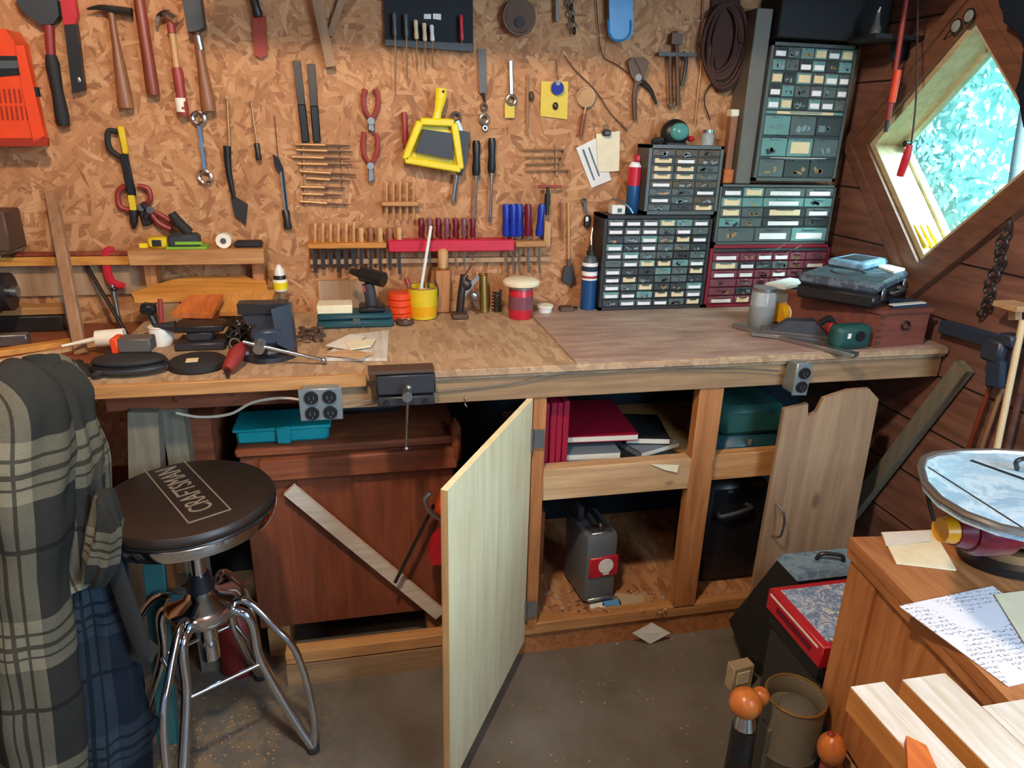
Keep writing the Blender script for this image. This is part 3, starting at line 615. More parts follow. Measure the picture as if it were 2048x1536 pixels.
tool('wood_offcut', 'wooden stick of a V-shaped pair, left one reaching lower', 'stick', [('stick', 'stick_wood', M().bar(wv(628, -30, .03), wv(662, 134, .03), .026, .02))])
tool('wood_offcut', 'wooden stick of a V-shaped pair, right one meeting it from above', 'stick', [('stick', 'stick_wood', M().bar(wv(694, -30, .012), wv(660, 72, .012), .018, .012))])
# open-end wrench
def ring_end(px, py, R, r, d=.014): return M().torus(wv(px, py, d), R, r, (0, 1, 0), 18, 8)
tool('wrench', 'chrome combination wrench hanging left of centre on the wall', 'wrench',
     [('shank', 'chrome', M().bar(wv(398, 246), wv(410, 340), .013, .006, bev=.002)), ('ring_end', 'chrome', ring_end(410, 354, .0165, .0055)), ('open_end', 'chrome', ring_end(397, 236, .0155, .0055)), ('peg', 'steel', nail(397, 232))])
# yellow and black saw, dark blades
tool('keyhole_saw', 'yellow and black handled saw hanging point down above the red pliers', 'saw',
     [('grip', 'black_rubber', M().curve([wv(234, 262, .02), wv(216, 264, .02), (wv(219, 296, .02)), wv(240, 314, .02)], [.006, .0075, .008, .007], 8)), ('yellow_frame', 'yellow_dull', M().bar(wv(241, 252, .02), wv(252, 308, .02), .016, .012, bev=.003)),
      ('arm', 'black_plastic', M().bar(wv(247, 308, .02), wv(265, 392, .02), .021, .014, bev=.003)), ('yellow_tip', 'yellow_dull', M().bar(wv(263, 390, .021), wv(268, 420, .021), .016, .012)), ('nose', 'dark_steel', handle(267, 420, 268, 458, .0115, .02, ((0, 1), (.6, 1), (1, .3))))])
def pliers(name, label, hx, hy, pv, jaw, grips, gm, jm, d=.016, r=.0075):
    parts = [('jaw', jm, M().bar(wv(*pv, d), wv(*jaw[0], d), .014, .012, bev=.003)), ('jaw', jm, M().bar(wv(*pv, d), wv(*jaw[1], d), .014, .010, bev=.003)), ('pivot', jm, M().cyl(wv(*pv, d-.009), wv(*pv, d+.011), .010, n=14))]
    for g in grips: parts.append(('grip', gm, M().curve([wv(a, b, d) for a, b in g], [r*.6]+[r]*(len(g)-1), 8)))
    return tool(name, label, 'pliers', parts)
pliers('pliers', 'red-handled pliers spread open below the yellow and black saw', 0, 0, (282, 415), ((292, 452), (300, 450)), [[(282, 412), (262, 420), (240, 412), (236, 385), (250, 372)], [(284, 412), (300, 400), (296, 378), (276, 372)]], 'red_dull', 'dark_steel')
pliers('pliers', 'dull red pliers with one long handle resting near the yellow square', 0, 0, (300, 420), ((284, 405), (290, 438)), [[(302, 420), (325, 432), (352, 452)], [(300, 424), (318, 446), (342, 458)]], 'red_dull', 'dark_steel', .03)
pliers('pliers', 'red-handled pliers hanging handles up, upper of two in the column', 0, 0, (742, 242), ((740, 262), (746, 264)), [[(741, 238), (729, 218), (727, 195), (731, 178)], [(745, 238), (754, 218), (756, 195), (750, 178)]], 'red_grip', 'steel')
pliers('pliers', 'red-handled pliers hanging handles up, lower of two in the column', 0, 0, (741, 332), ((740, 364), (745, 362)), [[(739, 328), (728, 308), (726, 285), (729, 264)], [(743, 328), (753, 308), (755, 285), (752, 266)]], 'red_grip', 'steel')
# thin tools in the left middle
tool('screwdriver', 'long pale rod with black grip hanging low, left of the thin rod with dark tip', 'screwdriver',
     [('shaft', 'tan_steel', M().cyl(wv(454, 196), wv(459, 294), .0045, n=10)), ('grip', 'black_plastic', M().curve([wv(454, 292, .018), wv(457, 340, .018), wv(468, 395, .018)], [.011, .009, .006], 10)), ('blade', 'dark_steel', M().wp([(462, 395), (474, 395), (496, 408), (492, 450), (484, 440), (470, 430)], -.008, .008)), ('peg', 'steel', nail(453, 197))])
tool('screwdriver', 'thin pale rod with a small dark tip', 'awl', [('shaft', 'tan_steel', M().cyl(wv(502, 206), wv(514, 288), .003, n=8)), ('tip', 'dark_steel', handle(513, 286, 518, 320, .0085, .014)), ('peg', 'steel', nail(500, 202))])
tool('soldering_tool', 'slim black and grey tool on a wire left of the sideways drill bits', 'tool',
     [('wire_hanger', 'wire_dark', M().cyl(wv(549, 232, .008), wv(556, 315, .008), .0012, n=6)), ('head', 'black_plastic', M().wp([(546, 308), (558, 316), (568, 338), (560, 344), (550, 330)], -.006, .014)), ('shaft', 'steel', M().bar(wv(563, 336), wv(574, 424), .012, .008)), ('inner_bar', 'black_plastic', M().bar(wv(565, 340, .018), wv(574, 420, .018), .005, .004)), ('weight', 'dark_steel', handle(571, 420, 576, 458, .012, .016))])
for k, (a, b, c_, d_, lab) in enumerate(((593, 122, 612, 285, 'long black file, left of the two hanging side by side'), (622, 128, 634, 285, 'long black file, right of the two hanging side by side'))):
    tool('file', lab, 'file', [('blade', 'dark_steel', M().bar(wv(a, b, .012), wv(a+(c_-a)*.55, b+(d_-b)*.55, .012), .021, .008, bev=.001)), ('tang_end', 'black_plastic', M().bar(wv(a+(c_-a)*.53, b+(d_-b)*.53, .014), wv(c_, d_, .014), .022, .012, bev=.003))], 'two black files')
# horizontally hung bits
bits = [(590, 289, 700, 292), (592, 300, 706, 304), (584, 314, 700, 318), (596, 328, 704, 330), (600, 343, 712, 350), (612, 357, 700, 362), (600, 374, 690, 376), (604, 388, 684, 391), (600, 403, 698, 410)]
for i, (a, b, c_, d_) in enumerate(bits):
    lab = ('topmost long bit of the stack hung sideways', 'second bit from the top of the sideways stack', 'third bit from the top of the sideways stack, reaching furthest left', 'fourth bit from the top of the sideways stack', 'middle bit of the sideways stack, ending furthest right', 'sixth bit from the top of the sideways stack', 'third bit from the bottom of the sideways stack', 'short second bit from the bottom of the sideways stack', 'lowest bit of the sideways stack')[i]
    tool('drill_bit', lab, 'drill bit', [('shank', 'tan_steel', M().cyl(wv(a, b, .014), wv((a*.45+c_*.55), (b*.45+d_*.55), .014), .0042, n=8)), ('flute', 'rusty_steel', M().cyl(wv((a*.45+c_*.55), (b*.45+d_*.55), .014), wv(c_, d_, .014), .0034, .002, 8))], 'long bits hung sideways')
for i, (a, b, c_, d_) in enumerate(((606, 284, 612, 412), (682, 288, 690, 412))):
    one('hanger_strip', ('thin upright strip carrying the sideways bits, left one', 'thin upright strip carrying the sideways bits, right one')[i], 'hanger', M().bar(wv(a, b, .004), wv(c_, d_, .004), .006, .008), 'stick_wood', wv(a, b, 0))
# black tool card with small screwdrivers
kit = [('card', 'tool_card', M().wp([(768, -30), (944, -30), (945, 104), (850, 97), (770, 92)], -.004, .014)),
       ('card_lip', 'dark_grey', M().wp([(770, 80), (944, 88), (944, 104), (850, 97), (770, 92)], -.018, .012))]
kit.append(('white_mark', 'label_white', M().wp([(848, 28), (862, 28), (862, 38), (848, 38)], -.018, .0008)))
kit.append(('white_mark', 'label_white', M().wp([(866, 27), (882, 28), (882, 40), (866, 38)], -.018, .0008)))
tool('tool_rack', 'black tool card holding a row of small screwdrivers near the top of the wall', 'rack', kit)
sd = [(789, 26, 72, 184, 'grey_plastic'), (812, 28, 74, 150, 'grey_plastic'), (832, 40, 78, 138, 'label_tan'), (849, 46, 82, 134, 'label_tan'), (864, 50, 82, 130, 'label_white'), (923, 30, 80, 104, 'red_plastic')]
for i, (x, y0_, y1_, y2_, mt) in enumerate(sd):
    tool('screwdriver', ('grey small screwdriver at the left end of the black card, longest blade', 'second small grey screwdriver on the black card', 'third small screwdriver on the black card', 'fourth small screwdriver on the black card', 'white-handled small screwdriver on the black card', 'small red screwdriver at the right end of the black card')[i], 'screwdriver',
         [('grip', mt, handle(x-1, y0_, x+1, y1_, .0062, .036)), ('blade', 'tan_steel', M().cyl(wv(x+1, y1_, .033), wv(x+1, y2_, .016), .0022, n=8))], 'small screwdrivers on the black card')
# red marker
tool('marker', 'short red screwdriver left of the yellow dustpan', 'screwdriver', [('body', 'red_grip', handle(808, 224, 811, 292, .0095, .014)), ('tip', 'steel', M().cyl(wv(811, 292, .014), wv(812, 304, .014), .003, n=8))])
# dustpan
dp = M().wp([(838, 245), (905, 248), (918, 336), (808, 318)], -.006, .010)
rim = M()
for a, b in (((838, 243), (808, 318)), ((808, 318), (918, 337)), ((918, 337), (905, 246)), ((905, 246), (838, 243))): rim.bar(wv(*a, .024), wv(*b, .024), .021, .03, bev=.004)
brush = M().wp([(845, 258), (900, 266), (902, 318), (828, 303)], -.018, .022)
_dp = tool('dustpan', 'yellow dustpan hanging by its handle in the middle of the tool wall', 'dustpan', [('pan', 'yellow_plastic', dp), ('rim', 'yellow_plastic', rim), ('handle', 'yellow_plastic', M().curve([wv(880, 178, .02), wv(879, 196, .02), wv(874, 222, .02), wv(868, 248, .022)], [.016, .016, .011, .013], 10, flat=.7)), ('hang_hole', 'black_plastic', M().cyl(wv(884, 184, .026), wv(884, 184, .034), .004, n=10))])
_hb = tool('hand_brush', 'black brush nested inside the yellow dustpan', 'brush', [('bristles', 'dark_grey', brush)])
for q_ in (_dp, _hb): q_.location.y -= .03
one('hang_nail', 'nail holding the yellow dustpan', 'nail', nail(884, 184, .045), 'steel', W(884, 184, 0))
# putty knife / hatchet right of dustpan
tool('pruning_knife', 'grey-bladed tool with dark body hanging right of the dustpan', 'knife',
     [('hook', 'dark_steel', M().torus(wv(912, 234, .016), .012, .004, (0, 1, 0), 14, 6)), ('neck', 'steel', M().bar(wv(914, 242, .016), wv(922, 262, .016), .012, .01)), ('body', 'dark_grey', M().wp([(914, 260), (938, 264), (932, 318), (922, 352), (914, 330)], -.008, .02)),
      ('ferrule', 'chrome', handle(913, 350, 906, 402, .0085, .018, ((0, 1), (1, 1.1))))])
tool('ring_clip', 'flat grey file hanging right of the black tool card', 'file', [('blade', 'bench_grey', M().bar(wv(964, 98), wv(966, 186), .022, .004)), ('tang', 'dark_steel', M().cyl(wv(966, 186), wv(970, 205), .006, .003, 8))])
tool('shackle', 'small steel ring shackle under the grey file', 'shackle', [('ring', 'steel', M().torus(wv(969, 238, .014), .012, .005, (0, 1, 0), 16, 8)), ('link', 'rusty_steel', M().torus(wv(968, 214, .012), .009, .003, (0, 1, 0), 14, 6)), ('lower_link', 'steel', M().torus(wv(970, 256, .012), .006, .003, (0, 1, 0), 12, 6))])
for i, (x, y) in enumerate(((953, 281), (984, 276))):
    tool('screwdriver', ('long screwdriver with black grip, left of the pair beside the dustpan', 'long screwdriver with black grip, right of the pair beside the dustpan')[i], 'screwdriver',
         [('grip', 'black_plastic', handle(x, y, x-1, y+70, .0125, .02)), ('shaft', 'chrome', M().cyl(wv(x-1, y+70, .02), wv(x-4, y+158, .02), .0042, n=10)), ('tip', 'dark_steel', M().bar(wv(x-4, y+155, .02), wv(x-5, y+168, .02), .009, .003))])
tool('wrench', 'pale steel wrench with a yellow tag at its foot, right of centre', 'wrench', [('shank', 'steel', M().bar(wv(1021, 120), wv(1023, 190), .012, .006, bev=.002)), ('ring_end', 'steel', ring_end(1023, 200, .013, .0045)), ('yellow_tag', 'yellow_dull', M().wp([(1009, 206), (1029, 206), (1028, 236), (1009, 236)], -.006, .006))])
tool('pull_rod', 'thin brown rod hanging left of the yellow card', 'rod', [('rod', 'stick_wood', M().cyl(wv(1056, 148), wv(1054, 272), .003, n=8)), ('knob', 'rusty_steel', M().ell(wv(1063, 192, .01), (.008, .008, .014), 12))])
tool('button_card', 'yellow card with a dark blue disc pinned to the wall', 'card', [('card', 'yellow_dull', M().wp([(1082, 163), (1136, 163), (1134, 239), (1080, 232)], -.003, .003)), ('disc', 'blue_plastic', M().cyl(wv(1115, 176, .006), wv(1115, 176, .018), .019, n=22), None, [('disc_cap', 'steel', M().cyl(wv(1116, 166, .018), wv(1116, 166, .021), .007, n=14))]), ('pendant', 'dark_steel', M().ell(wv(1111, 212, .01), (.009, .005, .011), 12)), ('cord', 'wire_dark', M().cyl(wv(1112, 118, .006), wv(1115, 160, .012), .001, n=5))])
tool('strainer', 'small round wire strainer with a dark handle, left above the pinned papers', 'strainer', [('hoop', 'tan_steel', M().torus(wv(1172, 194, .016), .027, .0025, (0, 1, 0), 24, 6)), ('mesh', 'tan_steel', M().cyl(wv(1172, 194, .014), wv(1172, 194, .0155), .025, n=22)), ('neck', 'tan_steel', M().cyl(wv(1172, 212, .015), wv(1168, 230, .015), .003, n=8)), ('handle', 'handle_red', handle(1168, 228, 1160, 274, .0065, .016))])
pp1, pp2 = [(1152, 296), (1200, 272), (1222, 360), (1183, 376)], [(1192, 268), (1240, 262), (1238, 342), (1197, 344)]
tool('note_sheet', 'tilted white note sheet pinned behind the squarer one', 'paper', [('sheet', 'white_paper', M().wp(pp1, -.004, .001)), ('ink_lines', 'grey_plastic', M().wp([(1164, 300), (1168, 298), (1190, 360), (1187, 361)], -.0052, .0003).wp([(1176, 296), (1179, 294), (1200, 352), (1197, 353)], -.0052, .0003))])
tool('note_sheet', 'pale yellowish note sheet hanging straight from a black clip', 'paper', [('sheet', 'cream_paper', M().wp(pp2, -.008, .001))])
tool('binder_clip', 'dark clip holding the two note sheets', 'clip', [('clip_body', 'dark_steel', M().box(wv(1213, 266, .016), (.024, .02, .018), None, .004)), ('clip_wire', 'dark_steel', M().torus(wv(1212, 255, .014), .007, .0015, (0, 1, 0), 14, 6))])
# hex key rows
hk_ = [(1046, 300, 1128, 299), (1050, 314, 1124, 314), (1050, 328, 1120, 326), (1052, 342, 1138, 340)]
for i, (a, b, c_, d_) in enumerate(hk_):
    one('hex_key', ('topmost sideways rod of the small row left of the pinned papers', 'second sideways rod of the small row left of the pinned papers', 'third sideways rod of the small row left of the pinned papers', 'lowest sideways rod of the small row left of the pinned papers')[i], 'hex key', M().curve([wv(a, b, .012), wv(c_-6, d_, .012), wv(c_, d_+2, .012), wv(c_, d_+14, .012)], .0028, 6), 'tan_steel', wv(a, b, 0), 'sideways rods left of the papers')
one('hanger_strip', 'thin upright strip behind the small row of sideways rods', 'hanger', M().bar(wv(1112, 292, .004), wv(1113, 352, .004), .008, .007), 'stick_wood', wv(1112, 292, 0))
tool('t_handle_wrench', 'T-handle wrench with a red crossbar above the blue screwdrivers', 'wrench', [('crossbar', 'red_grip', M().cyl(wv(1077, 373, .03), wv(1123, 373, .03), .004, n=10)), ('shaft', 'dark_steel', M().cyl(wv(1096, 373, .03), wv(1094, 430, .03), .0055, n=10)), ('socket', 'black_plastic', M().cyl(wv(1095, 388, .03), wv(1094, 412, .03), .009, n=10))])
# upper right tools
tool('pipe_wrench', 'old grey slip-joint pliers with spread handles on the upper right of the wall', 'pliers',
     [('jaw', 'rusty_steel', M().wp([(1252, 124), (1262, 116), (1276, 126), (1284, 160), (1272, 172), (1258, 150)], -.008, .016)), ('jaw', 'rusty_steel', M().wp([(1264, 116), (1284, 114), (1294, 128), (1284, 162), (1276, 140)], -.012, .016)), ('pivot', 'steel', M().cyl(wv(1277, 155, .008), wv(1277, 155, .03), .010, n=12)),
      ('grip', 'rusty_steel', M().curve([wv(1274, 160, .016), wv(1268, 195, .016), wv(1270, 240, .016)], [.009, .0075, .007], 8)), ('grip', 'dark_steel', M().curve([wv(1280, 160, .016), wv(1300, 178, .016), wv(1313, 208, .016)], [.009, .0065, .004], 8))])
tool('bearing_puller', 'dark T-shaped puller hanging above the teal headlamp', 'puller',
     [('crossbar', 'dark_steel', M().bar(wv(1316, 108, .02), wv(1392, 110, .02), .011, .012)), ('screw', 'rusty_steel', M().cyl(wv(1352, 62, .02), wv(1356, 212, .02), .007, n=10)), ('arm', 'rusty_steel', M().curve([wv(1340, 104, .02), wv(1340, 150, .02), wv(1342, 208, .02)], .006, 8)), ('arm', 'dark_steel', M().curve([wv(1366, 104, .02), (wv(1372, 125, .02)), wv(1364, 172, .02)], .006, 8)), ('foot', 'rusty_steel', M().bar(wv(1336, 210, .02), wv(1350, 214, .02), .008, .01)), ('head_block', 'rusty_steel', M().box(wv(1352, 78, .02), (.035, .02, .03)))])
tool('shoe_horn', 'blue plastic pouch hanging at the top right of the tool wall', 'pouch', [('pouch', 'sky_plastic', M().wp([(1214, -20), (1262, -20), (1262, 66), (1254, 80), (1224, 80), (1216, 66)], -.02, .016)), ('rim', 'sky_plastic', M().curve([wv(1216, 40, .038), wv(1220, 72, .038), wv(1240, 82, .038), wv(1259, 70, .038), wv(1262, 40, .038)], .003, 6))])
tool('tape_roll', 'dark round reel hanging at the top of the wall beside the black card', 'reel', [('disc', 'rusty_steel', M().cyl(wv(1038, 34, .006), wv(1038, 34, .03), .046, n=28)), ('hub', 'dark_steel', M().cyl(wv(1040, 44, .03), wv(1040, 44, .036), .014, n=16)), ('rim', 'rusty_steel', M().torus(wv(1038, 34, .03), .045, .004, (0, 1, 0), 28, 6))])
for i, (a, b, c_, d_, w_, lab) in enumerate(((1112, -20, 1114, 44, .008, 'thin dark bar hanging at the top, left of the chain'), (1138, -20, 1148, 62, .016, 'dark link chain hanging at the top left of the blue pouch'))):
    if i == 0: one('hanging_bar', lab, 'bar', M().bar(wv(a, b, .02), wv(c_, d_, .02), w_, .01), 'dark_steel', wv(a, b, 0))
    else:
        mm = M()
        for k in range(8): mm.torus(wv(a+(c_-a)*k/7., b+(d_-b)*k/7., .02), .0085, .0028, (.9 if k % 2 else .1, 1 if not k % 2 else .1, .1), 14, 6)
        one('chain', lab, 'chain', mm, 'dark_steel', wv(a, b, 0))
# coil of dark rope and wires
m = M()
for k in range(7):
    cx, cy, rx, rz_ = 1448+k*3-9, 78+k*3, .055+.004*(k % 3), .092+.005*k
    c0 = wv(cx, cy, .025+.006*(k % 3)); m.curve([c0+V(rx*cos(t*pi/8), -.004*sin(k+t), rz_*sin(t*pi/8)) for t in range(17)], .0055, 6, 3)
one('rope_coil', 'coil of dark brown rope hanging left of the tall drawer cabinet', 'rope', m, 'rope_dark', wv(1450, 60, 0))
tool('hack_saw', 'large flat brown blade hanging inside the rope coil', 'saw blade', [('blade', 'rope_dark', M().wp([(1424, -20), (1476, -20), (1484, 60), (1474, 150), (1452, 176), (1428, 130), (1420, 50)], -.008, .006))])
for i, (pts, lab) in enumerate((([(1408, -20), (1404, 60), (1402, 130), (1396, 190), (1390, 250)], 'pale cord hanging straight down left of the rope coil'), ([(1482, -10), (1480, 60), (1472, 140), (1468, 210)], 'pale cord hanging along the right of the rope coil'),
    ([(1450, 140), (1420, 170), (1408, 200), (1420, 240)], 'dark cord end curling below the rope coil'), ([(1128, 110), (1150, 140), (1190, 180), (1220, 225), (1255, 262)], 'thin dark wire drooping across the wall right of the yellow card'),
    ([(1192, 0), (1196, 50), (1205, 110), (1235, 130), (1262, 150)], 'thin dark wire falling from the top beside the blue pouch'))):
    one('cord', lab, 'cord', M().curve([wv(a, b, .01) for a, b in pts], .0022 if i < 3 else .0014, 6), 'tan_steel' if i < 2 else 'wire_dark', wv(*pts[0], 0))
# paint brushes etc right of blue screwdrivers
for i, (x, y0_, y1_, hm) in enumerate(((1137, 405, 522, 'handle_pale'), (1123, 405, 480, 'handle_wood'))):
    pts = [('handle', hm, handle(x, y0_, x+1, y1_, .0045, .014))]
    if i == 0: pts += [('ferrule', 'rusty_steel', M().bar(wv(1138, 518, .014), wv(1137, 534, .014), .012, .01)), ('bristles', 'dark_steel', M().wp([(1127, 532), (1144, 532), (1149, 560), (1138, 568), (1122, 560)], -.008, .012))]
    tool('paint_brush', ('old paint brush with black bristles hanging right of the blue screwdrivers', 'thin wooden stick hanging beside the old paint brush')[i], 'brush', pts)
tool('key_bunch', 'small bunch of dark keys hanging right of the paint brush', 'keys', [('ring', 'dark_steel', M().torus(wv(1168, 402, .01), .008, .002, (0, 1, 0), 14, 6)), ('key', 'dark_steel', M().bar(wv(1168, 404, .01), wv(1174, 432, .012), .009, .003)), ('fob', 'black_plastic', M().box(wv(1174, 442, .014), (.021, .012, .036), (0, .1, 0), .004), None, [('fob_label', 'label_white', M().box(wv(1174, 438, .0215), (.008, .002, .014)))])])

# ---- racks with chisels and screwdrivers
def rack(name, label, px0, px1, py, mat, h=.018, dep=.06):
    a, b = W(px0, py, -dep/2), W(px1, py, -dep/2)
    return one(name, label, 'rack', M().box((a+b)/2, ((b-a).length, dep, h), None, .003), mat, ((a+b)/2).xyz)
rack('tool_rack', 'pale wooden rack with a row of chisels', 616, 772, 489, 'pine_gold_x', .016)
rack('tool_rack', 'red metal rack with ribbed screwdrivers', 776, 1026, 489, 'rail_red', .036, .055)
rack('tool_rack', 'brown wooden rack under the blue screwdrivers', 1028, 1088, 486, 'pine_x', .018)
rack('tool_rack', 'small wooden rack with upright dowels above the row of round handles', 762, 836, 407, 'pine_x', .014, .04)
def upright(name, label, x, ytop, ybar, ytip, gm, bm, r, group, d=.03, br=.004, flat=False):
    pts = [('grip', gm, handle(x, ytop, x, ybar, r, d))]
    a, b = wv(x, ybar, d), wv(x+1, ytip, d)
    pts.append(('blade', bm, M().bar(a, b, br*2.4, .004) if flat else M().cyl(a, b, br, br*.8, 8)))
    return tool(name, label, 'chisel' if name == 'chisel' else 'screwdriver' if name == 'screwdriver' else 'dowel', pts, group)
ordn = ['leftmost', 'second', 'third', 'fourth', 'fifth', 'sixth', 'seventh', 'eighth', 'ninth']
for i in range(6):
    upright('chisel', '%s pale-handled chisel from the left in the wooden rack' % ordn[i], 630+i*15.5, 446, 484, 545 - (i % 3)*6, 'handle_pale', 'dark_steel', .0062, 'pale chisels in the wooden rack', .028, .005, True)
for i in range(5):
    upright('chisel', '%s round brown-handled chisel from the left, left of the red rack' % ordn[i], 722+i*19, 455, 486, 548-(i % 2)*8, 'handle_wood' if i % 2 else 'handle_pale', 'dark_steel', .0105, 'round-handled chisels', .032, .004, True)
for i in range(5):
    upright('dowel', '%s wooden dowel from the left in the small upper rack' % ordn[i], 773+i*13.5, 362 + (i % 2)*4, 402, 440, 'handle_pale', 'handle_pale', .0042, 'dowels in the small upper rack', .022, .0035)
for i in range(7):
    x = 842+i*17.2
    upright('screwdriver', '%s ribbed screwdriver from the left in the red rack' % ordn[i], x, 436, 474, 520+(i % 3)*8, 'drawer_rose' if i % 2 else 'maroon', 'steel', .0092, 'ribbed screwdrivers in the red rack', .03, .0032)
for i, x in enumerate((1012, 1026, 1038, 1056, 1078)):
    tool('screwdriver', '%s blue-handled screwdriver from the left' % ordn[i], 'screwdriver',
         [('grip', 'blue_plastic' if i != 3 else 'maroon', handle(x+(6 if i == 4 else 0), 408, x, 472, .0125, .03)), ('blade', 'steel', M().cyl(wv(x, 470, .03), wv(x+1, 545, .03), .0034, n=8))], 'large screwdrivers in the brown rack')
tool('spackle_knife', 'pale tan scraper standing at the right end of the brown rack', 'scraper', [('blade', 'handle_pale', M().wp([(1088, 440), (1100, 446), (1098, 492), (1086, 490)], -.02, .012))])
one('wood_strip', 'dark ribbed strip fixed below the racks', 'strip', M().box((W(625, 520, -.012)+W(1095, 520, -.012))/2, (.745, .02, .014)), 'ply_brown', W(850, 520, 0))

# ================================================================ drawer cabinets
def cabinet(name, label, x0, x1, z0, z1, dep, fm, rows, mats, seed, fr=.008, labels=.5, tan=.3):
    "rows from the top: (height share, [column shares])"
    rg = random.Random(seed); y0_ = -.004; yf = -dep; body = M()
    body.bx(x0, x0+fr, yf, y0_, z0, z1).bx(x1-fr, x1, yf, y0_, z0, z1).bx(x0, x1, yf, y0_, z1-fr, z1).bx(x0, x1, yf, y0_, z0, z0+fr).bx(x0+fr, x1-fr, -.012, y0_, z0+fr, z1-fr)
    tot = sum(r[0] for r in rows); H = (z1-z0-2*fr); Wd = x1-x0-2*fr; z = z1-fr; grid = M(); drawers = []
    for hs, cols in rows:
        hgt = H*hs/tot; zb = z-hgt; ct = sum(cols); x = x0+fr
        grid.bx(x0+fr, x1-fr, yf+.004, -.012, zb-.0012, zb+.0012)
        for cs in cols:
            w_ = Wd*cs/ct; grid.bx(x+w_-.0012, x+w_+.0012, yf+.004, -.012, zb, z)
            dm_ = M().bx(x+.002, x+w_-.002, yf-.001, -.03, zb+.0025, z-.0025, .001)
            dm_.bx(x+w_*.3, x+w_*.7, yf-.007, yf-.001, z-.0075, z-.0045)
            sub = [];  u = rg.random()
            if u < labels:
                lm = 'label_tan' if rg.random() < tan else ('label_blue' if rg.random() < .04 else 'label_white')
                sub.append(('label_card', lm, M().bx(x+w_*.14, x+w_*.86, yf-.0025, yf-.0012, zb+hgt*.2, zb+hgt*(.6 if lm == 'label_white' else .78))))
            else:
                # parts seen through the front
                cm = M()
                for q in range(rg.randint(2, 4)):
                    qx = rg.uniform(x+w_*.15, x+w_*.7); cm.box((qx+w_*.08, yf-.0012, zb+hgt*rg.uniform(.25, .5)), (w_*rg.uniform(.08, .25), .0015, hgt*rg.uniform(.1, .35)), (0, rg.uniform(-.6, .6), 0))
                sub.append(('small_parts', rg.choice(['steel', 'dark_steel', 'galvanized', 'tan_steel']), cm, None))
            drawers.append(('drawer', rg.choice(mats), dm_, None, sub)); x += w_
        z = zb
    parts = [('body', fm, body), ('divider_grid', fm, grid)] + drawers
    e = thing(name, label, 'drawer cabinet', ((x0+x1)/2, -dep/2, z0), parts)
    # cards that hold loose pieces would be several things in one part: mark them
    for o in e.children:
        for c in o.children:
            if c.name.startswith('small_parts'): c['kind'] = 'stuff'
    return e
ev = lambda n: [1]*n
cabinet('drawer_cabinet', 'black-framed parts cabinet standing on the bench, six columns of small drawers', .741, 1.103, .906, 1.205, .11, 'cabinet_black', [(1, ev(6))]*11, ['drawer_clear', 'drawer_smoke', 'drawer_smoke', 'drawer_clear', 'drawer_smoke', 'drawer_teal'], 11, .010, .62, .38)
cabinet('drawer_cabinet', 'small grey parts cabinet standing on the black one', .872, 1.118, 1.207, 1.414, .10, 'cabinet_grey', [(1, ev(3))]*8, ['drawer_brown', 'drawer_smoke', 'drawer_clear'], 12, .010, .42, .3)
cabinet('drawer_cabinet', 'tall grey parts cabinet mounted high in the corner, large teal drawers below', 1.232, 1.524, 1.312, 1.712, .10, 'cabinet_grey', [(1, ev(6))]*2+[(1.05, [1, 1, 1.25, 1, 1.1, .9])]*3+[(.4, ev(1)), (1.75, ev(3)), (.12, ev(1)), (1.7, ev(3)), (.12, ev(1)), (1.7, ev(3))], ['drawer_clear', 'drawer_smoke', 'drawer_clear', 'drawer_teal', 'drawer_teal'], 13, .010, .5, .35)
cabinet('drawer_cabinet', 'grey parts cabinet under the tall one, with wide and narrow drawers', 1.122, 1.535, 1.112, 1.300, .10, 'cabinet_grey', [(1, [1, 1, 2, 1.4])]*2+[(1, [1, 1, 2, 1.2]), (1, [1, 1, 2, 1.2]), (1.5, [1.4, 1.4, 1.4])], ['drawer_smoke', 'drawer_clear', 'drawer_teal'], 14, .007, .42, .4)
cabinet('drawer_cabinet', 'dark red parts cabinet on the bench in the corner', 1.108, 1.545, .906, 1.111, .11, 'cabinet_red', [(.5, ev(1))]+[(1, [1.6, 1, 1, 1, 1, 1.3])]*6, ['drawer_rose', 'drawer_rose', 'drawer_smoke', 'drawer_clear'], 15, .010, .62, .12)
one('dark_filler', 'dark slab added to darken the wall above the tall parts cabinet', 'board', M().bx(1.235, 1.60, -.12, -.002, 1.722, 1.853, .003), 'black_matt', (1.4, -.06, 1.72))  # black slab added to darken the wall over the cabinet
one('mounting_board', 'taupe board beside the tall parts cabinet', 'board', M().bx(1.175, 1.228, -.09, -.002, 1.302, 1.80, .002), 'cabinet_taupe', (1.2, 0, 1.3))
tool('hanging_stick', 'brown wooden stick standing left of the tall parts cabinet', 'stick', [('stick', 'handle_wood', M().bx(1.146, 1.168, -.07, -.045, 1.345, 1.50)), ('white_top', 'tape_white', M().bx(1.142, 1.17, -.075, -.04, 1.50, 1.522, .004)), ('foot_block', 'pine_orange_y', M().bx(1.14, 1.172, -.08, -.03, 1.302, 1.345, .002))])
